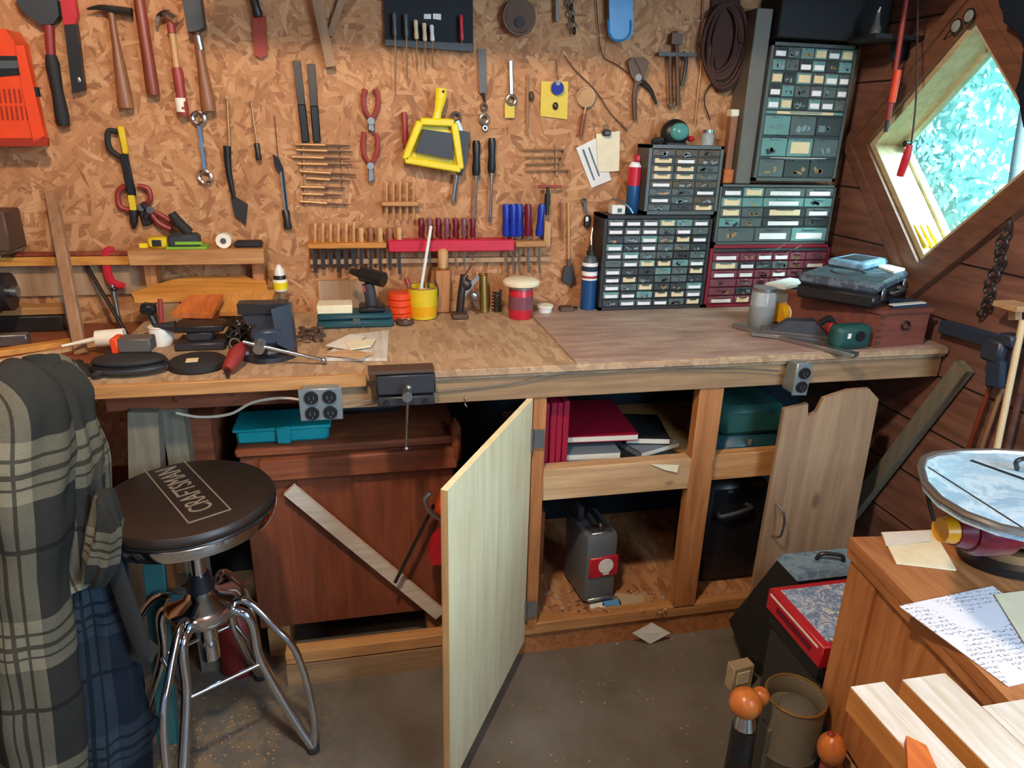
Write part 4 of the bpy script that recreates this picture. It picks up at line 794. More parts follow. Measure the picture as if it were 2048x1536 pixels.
# things on and beside the cabinets
hc = W(1350, 266, -.06)
thing('headlamp', 'black headlamp with a round teal lens lying on the small grey cabinet', 'headlamp', (hc.x, -.06, 1.415),
      [('housing', 'black_plastic', M().ell(hc+V(0, .002, -.001), (.046, .03, .042), 22)), ('lens', 'teal_lens', M().ell(hc+V(.004, -.022, .004), (.031, .016, .026), 22)), ('strap', 'black_rubber', M().curve([hc+V(-.035, 0, -.02), hc+V(-.06, .01, -.025), hc+V(-.05, .03, -.03)], .01, 8)), ('base', 'black_plastic', M().box(hc+V(0, 0, -.034), (.07, .045, .02), None, .006))])
jc = W(1414, 288, -.05)
thing('glass_jar', 'small clear glass jar beside the headlamp', 'jar', (jc.x, jc.y, 1.415), [('jar_body', 'clear_glass', M().lathe((jc.x, jc.y, 1.415), [(0, .019), (.03, .02), (.036, .016)], n=20)), ('lid', 'steel', M().lathe((jc.x, jc.y, 1.451), [(0, .017), (.01, .017)], n=20))])
one('loose_red_cap', 'small red plastic cap lying right of the headlamp', 'cap', M().ell(W(1382, 280, -.06)+V(0,0,.003), (.012, .012, .009), 12), 'red_plastic', (W(1382, 282, -.06)))  # a loose plastic cap
bc = W(1286, 395, -.06)
bz = 1.207
thing('spray_bottle', 'red, white and blue bottle squeezed between the wall and the small grey cabinet', 'bottle', (bc.x, -.06, bz),
      [('bottle_body', 'blue_paint', M().lathe((.846, -.06, bz), [(0, .018), (.004, .02), (.075, .02), (.085, .019)], n=20)), ('red_band', 'red_plastic', M().lathe((.846, -.06, bz+.085), [(0, .0205), (.055, .0205)], n=20)), ('shoulder', 'label_white', M().lathe((.846, -.06, bz+.14), [(0, .02), (.015, .012)], n=20)), ('spray_head', 'red_plastic', M().box((.846, -.068, bz+.166), (.016, .03, .022), None, .004))])
thing('soap_box', 'small white box on the left end of the black cabinet', 'box', (.79, -.07, bz), [('carton', 'white_plastic', M().bx(.768, .812, -.095, -.06, bz, bz+.028, .002)), ('window', 'grey_plastic', M().bx(.786, .80, -.0965, -.095, bz+.006, bz+.018))])
one('copper_pipe', 'thin bent metal rod leaning on the small white box', 'rod', M().curve([(.76, -.10, bz+.045), (.79, -.10, bz+.042), (.82, -.10, bz+.022), (.835, -.10, bz+.003)], .0028, 6), 'steel', (.8, -.1, bz))
# ================================================================ on the bench, left to right
def _hull(s, pts):
    vs = [s.b.verts.new(V(p)) for p in pts]; r = bmesh.ops.convex_hull(s.b, input=vs)
    bmesh.ops.delete(s.b, geom=[g for g in r['geom_interior'] if isinstance(g, bmesh.types.BMVert)], context='VERTS'); return s
M.hull = _hull
# side table left of the bench
thing('side_table', 'low brown table left of the bench, half hidden by the plaid shirt', 'table', (-1.2, -.3, 0),
      [('table_top', 'chest_wood_x', M().bx(-1.9, -.635, -.62, -.002, .855, .885, .003)), ('leg', 'pine_z', M().bx(-.70, -.65, -.60, -.55, 0, .855)), ('leg', 'pine_z', M().bx(-1.88, -1.83, -.60, -.55, 0, .855)), ('leg', 'pine_z', M().bx(-.70, -.65, -.08, -.03, 0, .855)), ('leg', 'pine_z', M().bx(-1.88, -1.83, -.08, -.03, 0, .855)),
       ('apron', 'pine_x', M().bx(-1.83, -.70, -.60, -.58, .78, .855)), ('shelf', 'chest_wood_x', M().bx(-1.85, -.66, -.58, -.05, .42, .44))])
tz = .886
one('wood_board', 'flat pale board lying across the side table at the left edge', 'board', M().bx(-1.35, -.80, -.08, -.02, tz+.045, tz+.065, .002), 'pine_x', (-1.1, -.05, tz))
one('metal_rail', 'dark channel rail under the pale board on the side table', 'rail', M().bx(-1.4, -.82, -.09, -.01, tz, tz+.044, .003), 'dark_steel', (-1.1, -.1, tz))
one('straight_edge', 'bright aluminium straight edge on the side table', 'rail', M().bar((-1.3, -.235, tz+.016), (-.86, -.215, tz+.016), .03, .03, (0, 0, 1), .002), 'steel', (-1.1, -.22, tz))
one('wood_offcut', 'pale wood strip lying diagonally on the side table, nearest the straight edge', 'wood strip', M().bar((-1.05, -.40, tz+.009), (-.74, -.23, tz+.009), .03, .016, (0, 0, 1), .001), 'pine_gold_x', (-.9, -.3, tz))
one('wood_offcut', 'thin pale lath lying diagonally on the side table in front of the other strip', 'wood strip', M().bar((-1.0, -.47, tz+.006), (-.68, -.25, tz+.006), .012, .010, (0, 0, 1)), 'pine_pale_x', (-.85, -.36, tz))
one('steel_bracket', 'upright galvanized bracket standing at the right end of the side table', 'bracket', M().bx(-.80, -.785, -.12, -.08, tz, tz+.085).bx(-.80, -.765, -.12, -.115, tz, tz+.10), 'galvanized', (-.79, -.1, tz))
sb = T(160, 695, .905)
one('long_stick', 'long brown wooden stick leaning against the wall at the left end of the bench', 'stick', M().bar(V(sb.x, sb.y, tz), W(102, 386, -.014), .030, .018, (0, -1, 0), .003), 'stick_wood', V(sb.x, sb.y, tz))
one('iron_rod', 'thin dark iron rod leaning on the wall right of the long stick', 'rod', M().cyl((-.648, -.14, tz), W(164, 515, -.012), .0055, n=8).ell(W(164, 519, -.012), (.010, .008, .013), 10), 'dark_steel', (-.648, -.14, tz))
thing('wall_shelf', 'light wooden ledge on the wall above the left end of the bench', 'shelf', (-.63, 0, 1.06), [('ledge', 'pine_gold_x', M().bx(-1.25, -.625, -.05, -.001, 1.062, 1.086, .001)), ('backing', 'ply_brown', M().bx(-1.25, -.60, -.012, -.001, .97, 1.062))])
thing('wall_shelf', 'short thick pine beam shelf above the stacked boards', 'shelf', (-.44, 0, 1.07), [('beam', 'pine_x', M().bx(-.622, -.268, -.11, -.001, 1.070, 1.112, .002)), ('bracket', 'pine_z', M().bx(-.60, -.57, -.06, -.001, 1.0, 1.07)), ('bracket', 'pine_z', M().bx(-.31, -.28, -.06, -.001, 1.0, 1.07))])
one('moulding_strip', 'dark moulding lying on the light wall ledge', 'strip', M().bx(-.93, -.64, -.045, -.01, 1.0865, 1.096, .003), 'handle_red', (-.8, -.03, 1.086))
one('wall_box', 'brown metal box on the wall at the left edge above the ledge', 'box', M().bx(-1.2, -.905, -.10, -.002, 1.11, 1.215, .004), 'rusty_steel', (-1.05, -.05, 1.11))
one('white_bottle', 'white plastic bottle standing before the brown box at the left edge', 'bottle', M().lathe((-.985, -.13, 1.09), [(0, .022), (.05, .024), (.07, .012), (.09, .011)], n=18).bx(-1.03, -.96, -.16, -.04, 1.086, 1.0905), 'white_plastic', (-.98, -.13, 1.09))
gr = W(10, 560, -.2)
thing('power_saw', 'dark power tool on the side table cut off by the left edge', 'power tool', (-1.0, -.22, tz), [('motor', 'black_plastic', M().cyl((-1.05, -.17, tz+.13), (-.90, -.16, tz+.13), .05, n=20)), ('body', 'dark_grey', M().bx(-1.07, -.94, -.215, -.12, tz+.066, tz+.12, .01)), ('knob', 'steel', M().cyl((-.9, -.16, tz+.13), (-.885, -.16, tz+.13), .015, n=14))])
# C clamp
cl = [W(228, 499, -.04), W(214, 503, -.04), W(213, 530, -.04), W(222, 562, -.04), W(250, 573, -.04)]
thing('c_clamp', 'red C-clamp hanging on the wall ledge left of the pine beam', 'clamp', W(225, 530, -.04), [('frame', 'red_plastic', M().curve(cl, [.008, .011, .012, .012, .009], 8, flat=.6)), ('screw', 'steel', M().cyl(W(224, 568, -.04), W(240, 650, -.05), .006, n=10)), ('swivel', 'dark_steel', M().ell(W(228, 578, -.04), (.010, .010, .008), 12))])
# beam-top items
bt = 1.1125
thing('tape_measure', 'yellow and black tape measure lying on the pine beam shelf', 'tape measure', (-.55, -.06, bt), [('case', 'yellow_dull', M().bx(-.575, -.525, -.085, -.045, bt, bt+.03, .006)), ('side_pad', 'black_rubber', M().bx(-.562, -.538, -.088, -.085, bt+.006, bt+.024, .002)), ('blade', 'yellow_plastic', M().bx(-.60, -.575, -.07, -.06, bt, bt+.012))])
thing('cordless_tool', 'black and green pistol-shaped tool on the pine beam shelf', 'tool', (-.47, -.06, bt), [('handle', 'black_rubber', M().curve([(-.505, -.07, bt+.095), (-.49, -.07, bt+.07), (-.465, -.07, bt+.04)], [.011, .014, .014], 10)), ('body', 'dark_grey', M().bx(-.52, -.44, -.095, -.045, bt, bt+.04, .008)), ('green_trim', 'hard_green', M().bx(-.50, -.43, -.098, -.095, bt+.012, bt+.02)), ('base_plate', 'hard_green', M().bx(-.525, -.42, -.10, -.04, bt, bt+.006))])
thing('masking_tape', 'white tape roll standing on the pine beam shelf', 'tape roll', (-.375, -.07, bt), [('roll', 'tape_white', M().cyl((-.375, -.09, bt+.0205), (-.375, -.062, bt+.0205), .0205, n=26)), ('core', 'grey_plastic', M().cyl((-.375, -.092, bt+.0205), (-.375, -.0895, bt+.0205), .008, n=14))])
one('chisel_set_case', 'flat dark pouch at the right end of the pine beam shelf', 'pouch', M().bx(-.35, -.275, -.085, -.035, bt, bt+.016, .005), 'black_rubber', (-.31, -.06, bt))
# added support blocks and the boards stacked behind the vise
bz0 = .901
one('wood_block', 'rough block added under the left end of the stacked boards', 'wood block', M().bx(-.56, -.50, -.14, -.04, bz0, .985), 'ply_brown', (-.53, -.09, bz0))  # added support for the boards
one('wood_block', 'rough block added under the right end of the stacked boards', 'wood block', M().bx(-.30, -.25, -.16, -.03, bz0, .969), 'ply_brown', (-.27, -.09, bz0))  # second block added to prop the boards
def tboard(px, z, t): return M().prism([T(a, b, z) for a, b in px], (0, 0, -t))
def slope_board(px, pyn, yn, pyf, yf, t):
    return M().prism([W(a, b, yn+(yf-yn)*(pyn-b)/(pyn-pyf)) for a, b in px], (0, 0, -t))
one('wood_board', 'large pale board with a pointed left end lying on the stack under the beam', 'board', slope_board([(262, 586), (300, 572), (345, 559), (400, 551), (445, 553), (488, 550), (500, 556), (532, 562), (535, 580), (445, 590), (365, 594), (268, 596)], 600, -.16, 550, -.03, .014), 'pine_gold_x', (-.45, -.08, .986))
one('wood_board', 'golden board on the right of the stack behind the vise', 'board', slope_board([(446, 588), (452, 582), (550, 580), (536, 622), (430, 624)], 628, -.20, 580, -.12, .012), 'pine_gold_y', (-.3, -.1, .97))
one('wood_board', 'small orange board sticking out in front of the stack', 'board', slope_board([(378, 590), (446, 588), (424, 628), (342, 626)], 628, -.265, 588, -.185, .013), 'pine_orange_y', (-.41, -.2, .97))
one('wood_block', 'dark block added to hold up the small orange board', 'wood block', M().bx(-.45, -.39, -.25, -.19, bz0, .958), 'chest_wood', (-.42, -.2, bz0))  # added prop beneath the orange board
cz = .9855
thing('glue_bottle', 'bottle with a white cone top and yellow label behind the vise', 'bottle', (-.232, -.075, .985),
      [('bottle_body', 'tape_white', M().lathe((-.234, -.075, cz), [(0, .019), (.004, .021), (.03, .021), (.034, .018)], n=20)), ('collar', 'dark_steel', M().lathe((-.234, -.075, cz+.034), [(0, .018), (.012, .017)], n=20)), ('cone_cap', 'white_plastic', M().lathe((-.234, -.075, cz+.046), [(0, .016), (.018, .012), (.03, .004)], n=20)), ('label', 'yellow_plastic', M().lathe((-.234, -.075, cz+.006), [(0, .0214), (.02, .0214)], n=20))])
# vise on the bench
vx, vy, vz = -.235, -.44, .901
thing('bench_vise', 'dark iron bench vise bolted to the bench top', 'vise', (vx, vy, vz),
      [('fixed_jaw', 'cast_iron', M().hull([(vx-.062, vy-.02, vz+.135), (vx+.055, vy-.02, vz+.135), (vx+.055, vy+.03, vz+.135), (vx-.062, vy+.03, vz+.135), (vx-.042, vy-.02, vz+.085), (vx+.035, vy-.02, vz+.085), (vx+.035, vy+.03, vz+.075), (vx-.042, vy+.03, vz+.075)])),
       ('jaw_plate', 'dark_steel', M().bx(vx-.06, vx+.054, vy-.026, vy-.02, vz+.112, vz+.138, .001)),
       ('slide', 'vise_blue', M().bx(vx-.03, vx+.04, vy-.07, vy+.05, vz+.045, vz+.085, .008)), ('moving_jaw', 'vise_blue', M().hull([(vx+.02, vy-.05, vz+.13), (vx+.062, vy-.02, vz+.135), (vx+.062, vy+.03, vz+.13), (vx+.03, vy-.075, vz+.05), (vx+.065, vy-.05, vz+.02), (vx+.065, vy+.04, vz+.02), (vx+.03, vy+.04, vz+.02)])),
       ('base', 'cast_iron', M().lathe((vx, vy, vz), [(0, .068), (.012, .068), (.018, .05), (.045, .036)], n=24)), ('screw_head', 'steel', M().cyl((vx-.01, vy-.07, vz+.05), (vx-.01, vy-.10, vz+.046), .016, .013, 16)),
       ('handle_bar', 'chrome', M().cyl((vx-.045, vy-.085, vz+.062), (vx+.135, vy-.095, vz+.012), .0048, n=10)), ('handle_ball', 'steel', M().ell((vx+.135, vy-.095, vz+.012), (.008, .008, .008), 12)), ('bolt', 'steel', M().cyl((vx-.05, vy-.03, vz+.012), (vx-.05, vy-.03, vz+.022), .008, n=6)), ('bolt', 'steel', M().cyl((vx+.045, vy-.03, vz+.012), (vx+.045, vy-.03, vz+.022), .008, n=6))])
# oval pouch, block, caulk nozzle
def Tz(px, py, z=.901): return T(px, py, z)
oc = Tz(258, 722, .93)
thing('zip_case', 'dark grey oval zip case at the left front of the bench', 'case', (oc.x, oc.y, bz0), [('lower_shell', 'dark_grey', M().ell((oc.x, oc.y, bz0+.018), (.082, .048, .018), 30)), ('upper_shell', 'black_rubber', M().ell((oc.x, oc.y, bz0+.033), (.078, .045, .015), 30)), ('zip', 'dark_steel', M().hull([(oc.x+.083*cos(k*pi/16), oc.y+.049*sin(k*pi/16), bz0+z_) for k in range(32) for z_ in (.024, .027)]))])
bk = Tz(270, 690, .96)
thing('battery_block', 'flat dark block with one orange end lying on the oval zip case', 'battery', (bk.x, bk.y, bz0+.047), [('block', 'bench_grey', M().box((bk.x+.005, bk.y, bz0+.063), (.07, .045, .032), (0, 0, -.05), .003)), ('orange_end', 'orange_plastic', M().box((bk.x-.037, bk.y, bz0+.063), (.016, .044, .036), (0, 0, -.05), .003))])
cn = Tz(200, 690, .93)
thing('caulk_tube', 'cream tube with a thin nozzle at the left end of the bench', 'tube', (cn.x, cn.y, bz0), [('tube', 'tape_white', M().cyl((cn.x+.035, cn.y+.075, bz0+.028), (cn.x-.03, cn.y+.07, bz0+.025), .021, n=18)), ('nozzle', 'tape_white', M().cyl((cn.x-.03, cn.y+.07, bz0+.025), (cn.x-.10, cn.y+.04, bz0+.018), .007, .003, 10))])
one('electric_cord', 'black cord bunched at the left corner of the bench', 'cord', M().curve([(-.60, -.40, bz0+.008), (-.615, -.47, bz0+.008), (-.585, -.52, bz0+.012), (-.595, -.57, bz0+.008), (-.57, -.55, bz0+.024), (-.60, -.45, bz0+.024)], .007, 8), 'black_rubber', (-.6, -.5, bz0))
rg_ = Tz(120, 745, .93)
m = M().ell((-.665, -.52, .905), (.06, .045, .02), 18, noise_amp=.02)
one('cleaning_rag', 'crumpled pale checked rag on the corner of the side table behind the shirt', 'rag', m, 'plaid_flannel', (-.665, -.52, tz))
mg = Tz(322, 668, .93)
thing('white_jar', 'white jar holding dark and red tools behind the zip case', 'jar', (mg.x, mg.y, bz0), [('jar_body', 'white_plastic', M().lathe((mg.x, mg.y, bz0), [(0, .024), (.01, .028), (.045, .028), (.05, .026)], n=20)), ('rim', 'tape_white', M().torus((mg.x, mg.y, bz0+.05), .026, .003, (0, 0, 1), 22, 6))])
one('tool_bundle', 'dark round-headed tool standing in the white jar', 'tool', M().cyl((mg.x-.008, mg.y, bz0+.05), (mg.x-.02, mg.y+.005, bz0+.085), .008, n=8).box((mg.x-.022, mg.y+.005, bz0+.095), (.035, .03, .028), (0, .2, 0), .006), 'black_plastic', (mg.x-.015, mg.y, bz0+.05))
one('red_marker', 'red stick standing in the white jar', 'stick', M().cyl((mg.x+.006, mg.y-.004, bz0+.05), (mg.x+.010, mg.y, bz0+.12), .006, n=10), 'red_grip', (mg.x+.006, mg.y, bz0+.05))
dc = Tz(395, 722, .915)
thing('disc_case', 'round flat dark case with a square tag in front of the anvil', 'case', (dc.x, dc.y, bz0), [('disc', 'black_rubber', M().lathe((dc.x, dc.y, bz0), [(0, .058), (.004, .064), (.016, .064), (.02, .058)], n=30)), ('tag', 'label_tan', M().box((dc.x-.008, dc.y-.015, bz0+.0215), (.026, .026, .002), (0, 0, .1)))])
# anvil + chain heap
ax, ay = -.40, -.335
thing('anvil', 'small dark anvil under the orange board, covered with chain', 'anvil', (ax, ay, bz0), [('foot', 'cast_iron', M().bx(ax-.07, ax+.05, ay-.045, ay+.045, bz0, bz0+.02, .004)), ('waist', 'cast_iron', M().bx(ax-.04, ax+.02, ay-.03, ay+.03, bz0+.02, bz0+.045, .004)), ('face', 'dark_steel', M().bx(ax-.07, ax+.05, ay-.035, ay+.035, bz0+.045, bz0+.062, .003)), ('horn', 'cast_iron', M().cyl((ax-.07, ay, bz0+.053), (ax-.12, ay, bz0+.058), .016, .004, 12))])
m = M(); rc = random.Random(9)
for i in range(64):
    a = rc.uniform(0, 6.28); r_ = rc.uniform(0, .05); m.torus((-.318+r_*cos(a)*.5, -.325+r_*sin(a)*1.2, bz0+.012+rc.uniform(0, .055)*(1-r_/.07)), .0125, .0036, (rc.uniform(-1, 1), rc.uniform(-1, 1), rc.uniform(.1, 1)), 12, 6)
tag(m.build('chain_heap', 'dark_steel', None, (-.325, -.33, bz0)), 'heap of dark chain links left of the bench vise', 'chain', None, 'stuff')
m = M()
for i in range(22):
    m.box((-.15+rc.uniform(-.03, .04), -.30+rc.uniform(-.05, .06), bz0+.006+rc.uniform(0, .018)), (rc.uniform(.01, .03), rc.uniform(.006, .014), .008), (rc.uniform(-.3, .3), 0, rc.uniform(0, 3)), .001)
tag(m.build('loose_hardware', 'rusty_steel', None, (-.15, -.30, bz0)), 'small loose dark hardware scattered right of the bench vise', 'hardware', None, 'stuff')
rcx = Tz(468, 715, .93)
thing('hand_pruner', 'rust-red clamp handle lying before the vise on the bench', 'clamp', (rcx.x, rcx.y, bz0), [('grip', 'red_dull', M().curve([(rcx.x+.015, rcx.y+.04, bz0+.045), (rcx.x+.005, rcx.y+.0, bz0+.035), (rcx.x-.01, rcx.y-.045, bz0+.014)], [.012, .019, .012], 10)), ('tip', 'dark_steel', M().cyl((rcx.x-.01, rcx.y-.045, bz0+.013), (rcx.x-.004, rcx.y-.075, bz0+.007), .006, .004, 8))])
# printed scrap wood pile
for i, (pp, z_, mt_, lb) in enumerate((([(640, 716), (705, 668), (778, 660), (774, 716)], .909, 'lumber_y', 'square pale plywood offcut on the bench right of the vise'), ([(652, 690), (700, 668), (730, 672), (700, 698)], .916, 'page_edge', 'crumpled pale paper on the plywood offcut'), ([(645, 708), (690, 698), (745, 706), (720, 716)], .916, 'pine_pale_x', 'thin wood shaving on the front of the plywood offcut'), ([(690, 684), (752, 676), (742, 692), (700, 698)], .9175, 'cream_paper', 'folded cream paper on the plywood offcut'))):
    one(('plywood_offcut', 'paper_scrap', 'wood_shaving', 'paper_scrap')[i], lb, ('board', 'paper', 'shaving', 'paper')[i], tboard(pp, z_, .008 if i == 0 else .003), mt_, T(*pp[0], z_))
m = M(); rs = random.Random(21)
for i in range(90):
    p = T(rs.uniform(560, 1480), rs.uniform(640, 735), .9045 ); m.box(p+V(0, 0, .001), (rs.uniform(.003, .012), .002, .0012), (0, 0, rs.uniform(0, 3)))
tag(m.build('wood_crumbs', 'pine_pale_x', None, (.3, -.3, .9)), 'tiny wood crumbs scattered over the bench top', 'crumbs', None, 'stuff')
# teal case with cream box and drill
thing('flat_case', 'long dark teal plastic case lying at the back of the bench', 'case', (-.02, -.17, bz0), [('base', 'teal_case', M().bx(-.13, .085, -.215, -.12, bz0, bz0+.022, .006)), ('lid', 'teal_case', M().bx(-.128, .083, -.213, -.122, bz0+.022, bz0+.04, .007)), ('latch', 'grey_plastic', M().bx(-.03, -.01, -.219, -.214, bz0+.012, bz0+.03))])
one('carton', 'small cream carton on the left end of the teal case', 'box', M().bx(-.128, -.03, -.20, -.13, .9415, .966, .002), 'cream_paper', (-.08, -.16, .941))
thing('cordless_drill', 'black cordless drill standing on the teal case', 'drill', (.03, -.16, .941), [('battery_foot', 'black_plastic', M().bx(-.012, .062, -.20, -.13, .9415, .958, .005)), ('grip', 'dark_grey', M().curve([(.025, -.165, .955), (.022, -.165, .99), (.016, -.165, 1.02)], .017, 12)), ('motor', 'black_plastic', M().cyl((.002, -.15, 1.045), (.062, -.19, 1.035), .022, n=18)), ('chuck', 'dark_steel', M().cyl((.0, -.149, 1.045), (-.03, -.13, 1.05), .014, .008, 14)), ('trigger', 'red_grip', M().box((.006, -.172, 1.008), (.01, .014, .018)))])
one('paper_sheet', 'faint brown cardboard sheet propped against the wall behind the drill', 'cardboard', M().bx(-.13, .05, -.02, -.006, bz0, 1.0), 'ply_brown', (-.04, -.01, bz0))
for i in range(4):
    one('tape_roll', ('lowest orange tape roll of the stack beside the yellow can', 'second orange tape roll up from the bench', 'third orange tape roll up from the bench', 'topmost orange tape roll of the stack')[i], 'tape roll', M().lathe((.108, -.12, bz0+.001+i*.0205), [(0, .034), (.002, .036), (.017, .036), (.019, .034)], n=26), 'orange_plastic', (.108, -.12, bz0+i*.0205), 'orange tape rolls')
thing('small_dish', 'brown dish with a shiny steel lid in front of the tape rolls', 'dish', (.118, -.185, bz0), [('dish', 'rusty_steel', M().lathe((.118, -.185, bz0), [(0, .022), (.006, .027), (.014, .027)], n=24)), ('lid', 'chrome', M().ell((.118, -.185, bz0+.015), (.018, .018, .006), 18))])
yc = (.178, -.115)
thing('yellow_can', 'dented yellow can holding rods on the bench', 'can', (*yc, bz0), [('can_body', 'yellow_dull', M().lathe((*yc, bz0), [(0, .036), (.003, .040), (.05, .044), (.096, .046), (.097, .042), (.02, .036)], n=28)), ('rim', 'tan_steel', M().torus((*yc, bz0+.097), .045, .003, (0, 0, 1), 28, 6)), ('label_band', 'amber', M().lathe((*yc, bz0+.012), [(0, .0415), (.03, .0445)], n=28)), ('bail', 'dark_steel', M().torus((yc[0], yc[1], bz0+.085), .048, .002, (.3, 1, 0), 16, 6, 0, pi))])
for i, (dx, dy, tp, rr, mt_) in enumerate(((-.015, 0, (862, 452), .005, 'white_plastic'), (.012, .01, (842, 560), .006, 'steel'), (-.02, .012, (812, 556), .008, 'red_grip'), (.02, .0, (856, 566), .004, 'dark_steel'))):
    one('rod', ('long white rod leaning out of the yellow can', 'short steel rod in the yellow can', 'red-topped rod in the yellow can', 'thin dark rod in the yellow can')[i], 'rod', M().cyl((yc[0]+dx, yc[1]+dy, bz0+.03), W(*tp, -.09), rr, n=10), mt_, (yc[0]+dx, yc[1]+dy, bz0+.03))
thing('wood_post', 'upright orange-brown wood post between the yellow can and the steel clamp', 'wood block', (.245, -.05, bz0), [('post', 'pine_z', M().bx(.222, .268, -.07, -.03, bz0, 1.035, .004)), ('cap', 'handle_pale', M().bx(.232, .262, -.068, -.035, 1.035, 1.10, .008))])
m0 = V(.30, -.10, bz0)
thing('drill_stand', 'grey steel clamp with levers standing left of the brass tube', 'clamp', m0, [('base', 'rusty_steel', M().box(m0+V(-.012, -.03, .008), (.05, .05, .016), None, .004)), ('column', 'dark_steel', M().curve([m0+V(-.01, -.02, .016), m0+V(-.005, -.02, .07), m0+V(.005, -.015, .13)], .012, 10)), ('arm', 'steel', M().bar(m0+V(-.01, -.02, .055), m0+V(.045, -.02, .125), .014, .01)), ('arm', 'rusty_steel', M().bar(m0+V(.045, -.015, .03), m0+V(.0, -.01, .12), .012, .01)), ('lever', 'chrome', M().cyl(m0+V(.0, -.025, .12), m0+V(.03, -.03, .165), .0045, n=8)), ('knuckle', 'dark_steel', M().ell(m0+V(.01, -.02, .10), (.018, .014, .018), 14)), ('knuckle', 'steel', M().ell(m0+V(.035, -.02, .065), (.015, .012, .015), 14))])
thing('brass_tube', 'upright brass tube with a dull rim beside the red paint can', 'tube', (.375, -.07, bz0), [('tube', 'brass', M().cyl((.375, -.07, bz0), (.372, -.06, 1.02), .014, n=18)), ('rim', 'brass', M().torus((.372, -.06, 1.02), .013, .003, (0, .05, 1), 18, 6))])
thing('spring', 'dark coil spring standing between the brass tube and the paint can', 'spring', (.41, -.07, bz0), [('coil', 'dark_steel', M().sweep([(.415+.014*cos(t*.7), -.07+.014*sin(t*.7), bz0+.003+t*.0012) for t in range(56)], .0025, 6)), ('plug', 'rusty_steel', M().cyl((.415, -.07, bz0), (.415, -.07, bz0+.06), .008, n=12))])
pc = (.475, -.145)
thing('paint_can', 'small red paint can with a wide cream lid on top', 'can', (*pc, bz0), [('can_body', 'red_plastic', M().lathe((*pc, bz0), [(0, .036), (.003, .037), (.09, .037), (.093, .035)], n=30)), ('rim', 'steel', M().lathe((*pc, bz0+.092), [(0, .039), (.006, .039)], n=30)), ('label', 'drawer_rose', M().lathe((*pc, bz0+.03), [(0, .0374), (.04, .0374)], n=30)), ('plastic_lid', 'cream_paper', M().lathe((*pc, bz0+.1), [(0, .05), (.004, .056), (.012, .057), (.016, .054), (.022, .042)], n=34))])
thing('small_tub', 'tiny white tub right of the red paint can', 'tub', (.565, -.10, bz0), [('tub', 'white_plastic', M().lathe((.565, -.10, bz0), [(0, .02), (.02, .024)], n=20)), ('lid', 'tape_white', M().lathe((.565, -.10, bz0+.02), [(0, .026), (.006, .026)], n=20))])
thing('padlock', 'small dark lock lying left of the blue torch cylinder', 'lock', (.64, -.09, bz0), [('lock_body', 'rusty_steel', M().bx(.615, .66, -.11, -.075, bz0, bz0+.018, .004)), ('shackle', 'dark_steel', M().torus((.66, -.092, bz0+.012), .013, .0035, (0, 0, 1), 14, 6, -pi/2, pi/2))])
tc = (.715, -.075)
thing('gas_cylinder', 'blue gas cylinder with a dark valve and white label standing beside the black cabinet', 'gas cylinder', (*tc, bz0), [('cylinder', 'blue_paint', M().lathe((*tc, bz0), [(0, .020), (.004, .025), (.145, .025)], n=26)), ('label', 'label_white', M().lathe((*tc, bz0+.10), [(0, .0254), (.055, .0254)], n=26), None, [('label_stripe', 'denim', M().lathe((*tc, bz0+.128), [(0, .0258), (.016, .0258)], n=26)), ('label_stripe', 'red_grip', M().lathe((*tc, bz0+.106), [(0, .0258), (.008, .0258)], n=26))]),
       ('shoulder', 'grey_plastic', M().lathe((*tc, bz0+.155), [(0, .025), (.016, .018), (.024, .010)], n=26)), ('valve', 'dark_steel', M().lathe((*tc, bz0+.179), [(0, .014), (.012, .014), (.014, .008), (.03, .007)], n=20)), ('nozzle', 'steel', M().curve([(tc[0], tc[1], bz0+.205), (tc[0]+.002, tc[1]+.01, bz0+.235), (tc[0]+.008, tc[1]+.02, bz0+.26)], .0035, 8))])

# ================================================================ right end of the bench
hb = .9045
A, B_, C_ = V(1.375, -.60, hb), V(1.545, -.585, hb), V(1.265, -.33, hb)
D_ = B_ + (C_-A)
def wall4(a, b, t, z0, z1):
    n = (b-a).cross(V(0, 0, 1)).normalized()*t; return M().prism([V(a.x, a.y, z0), V(b.x, b.y, z0), V(b.x, b.y, z1), V(a.x, a.y, z1)], -n)
zt = hb+.095
CH = [('box_body', 'red_brown_x', M().prism([V(p.x, p.y, hb) for p in (A, B_, D_, C_)], (0, 0, .095)))]
CH.append(('lid', 'red_brown_x', M().prism([V(p.x, p.y, zt+.0005) for p in (A+V(-.004, -.006, 0), B_+V(.006, -.006, 0), D_+V(.006, .006, 0), C_+V(-.006, .006, 0))], (0, 0, .010))))
for i in range(5):
    z = hb+.008+i*.018; CH.append(('dovetail', 'wall_boards_wood', M().prism([V(A.x, A.y-.0015, z), V(A.x+.014, A.y-.0003, z+.001), V(A.x+.014, A.y-.0003, z+.009), V(A.x, A.y-.0015, z+.010)], (0, .004, 0))))
CH.append(('rope_handle', 'dark_steel', M().torus((B_.x-.08, B_.y-.012, hb+.06), .012, .0025, (0, 1, 0), 14, 6)))
thing('wooden_box', 'reddish dovetailed wooden box at the right end of the bench', 'box', A, CH)
zb = zt+.0115
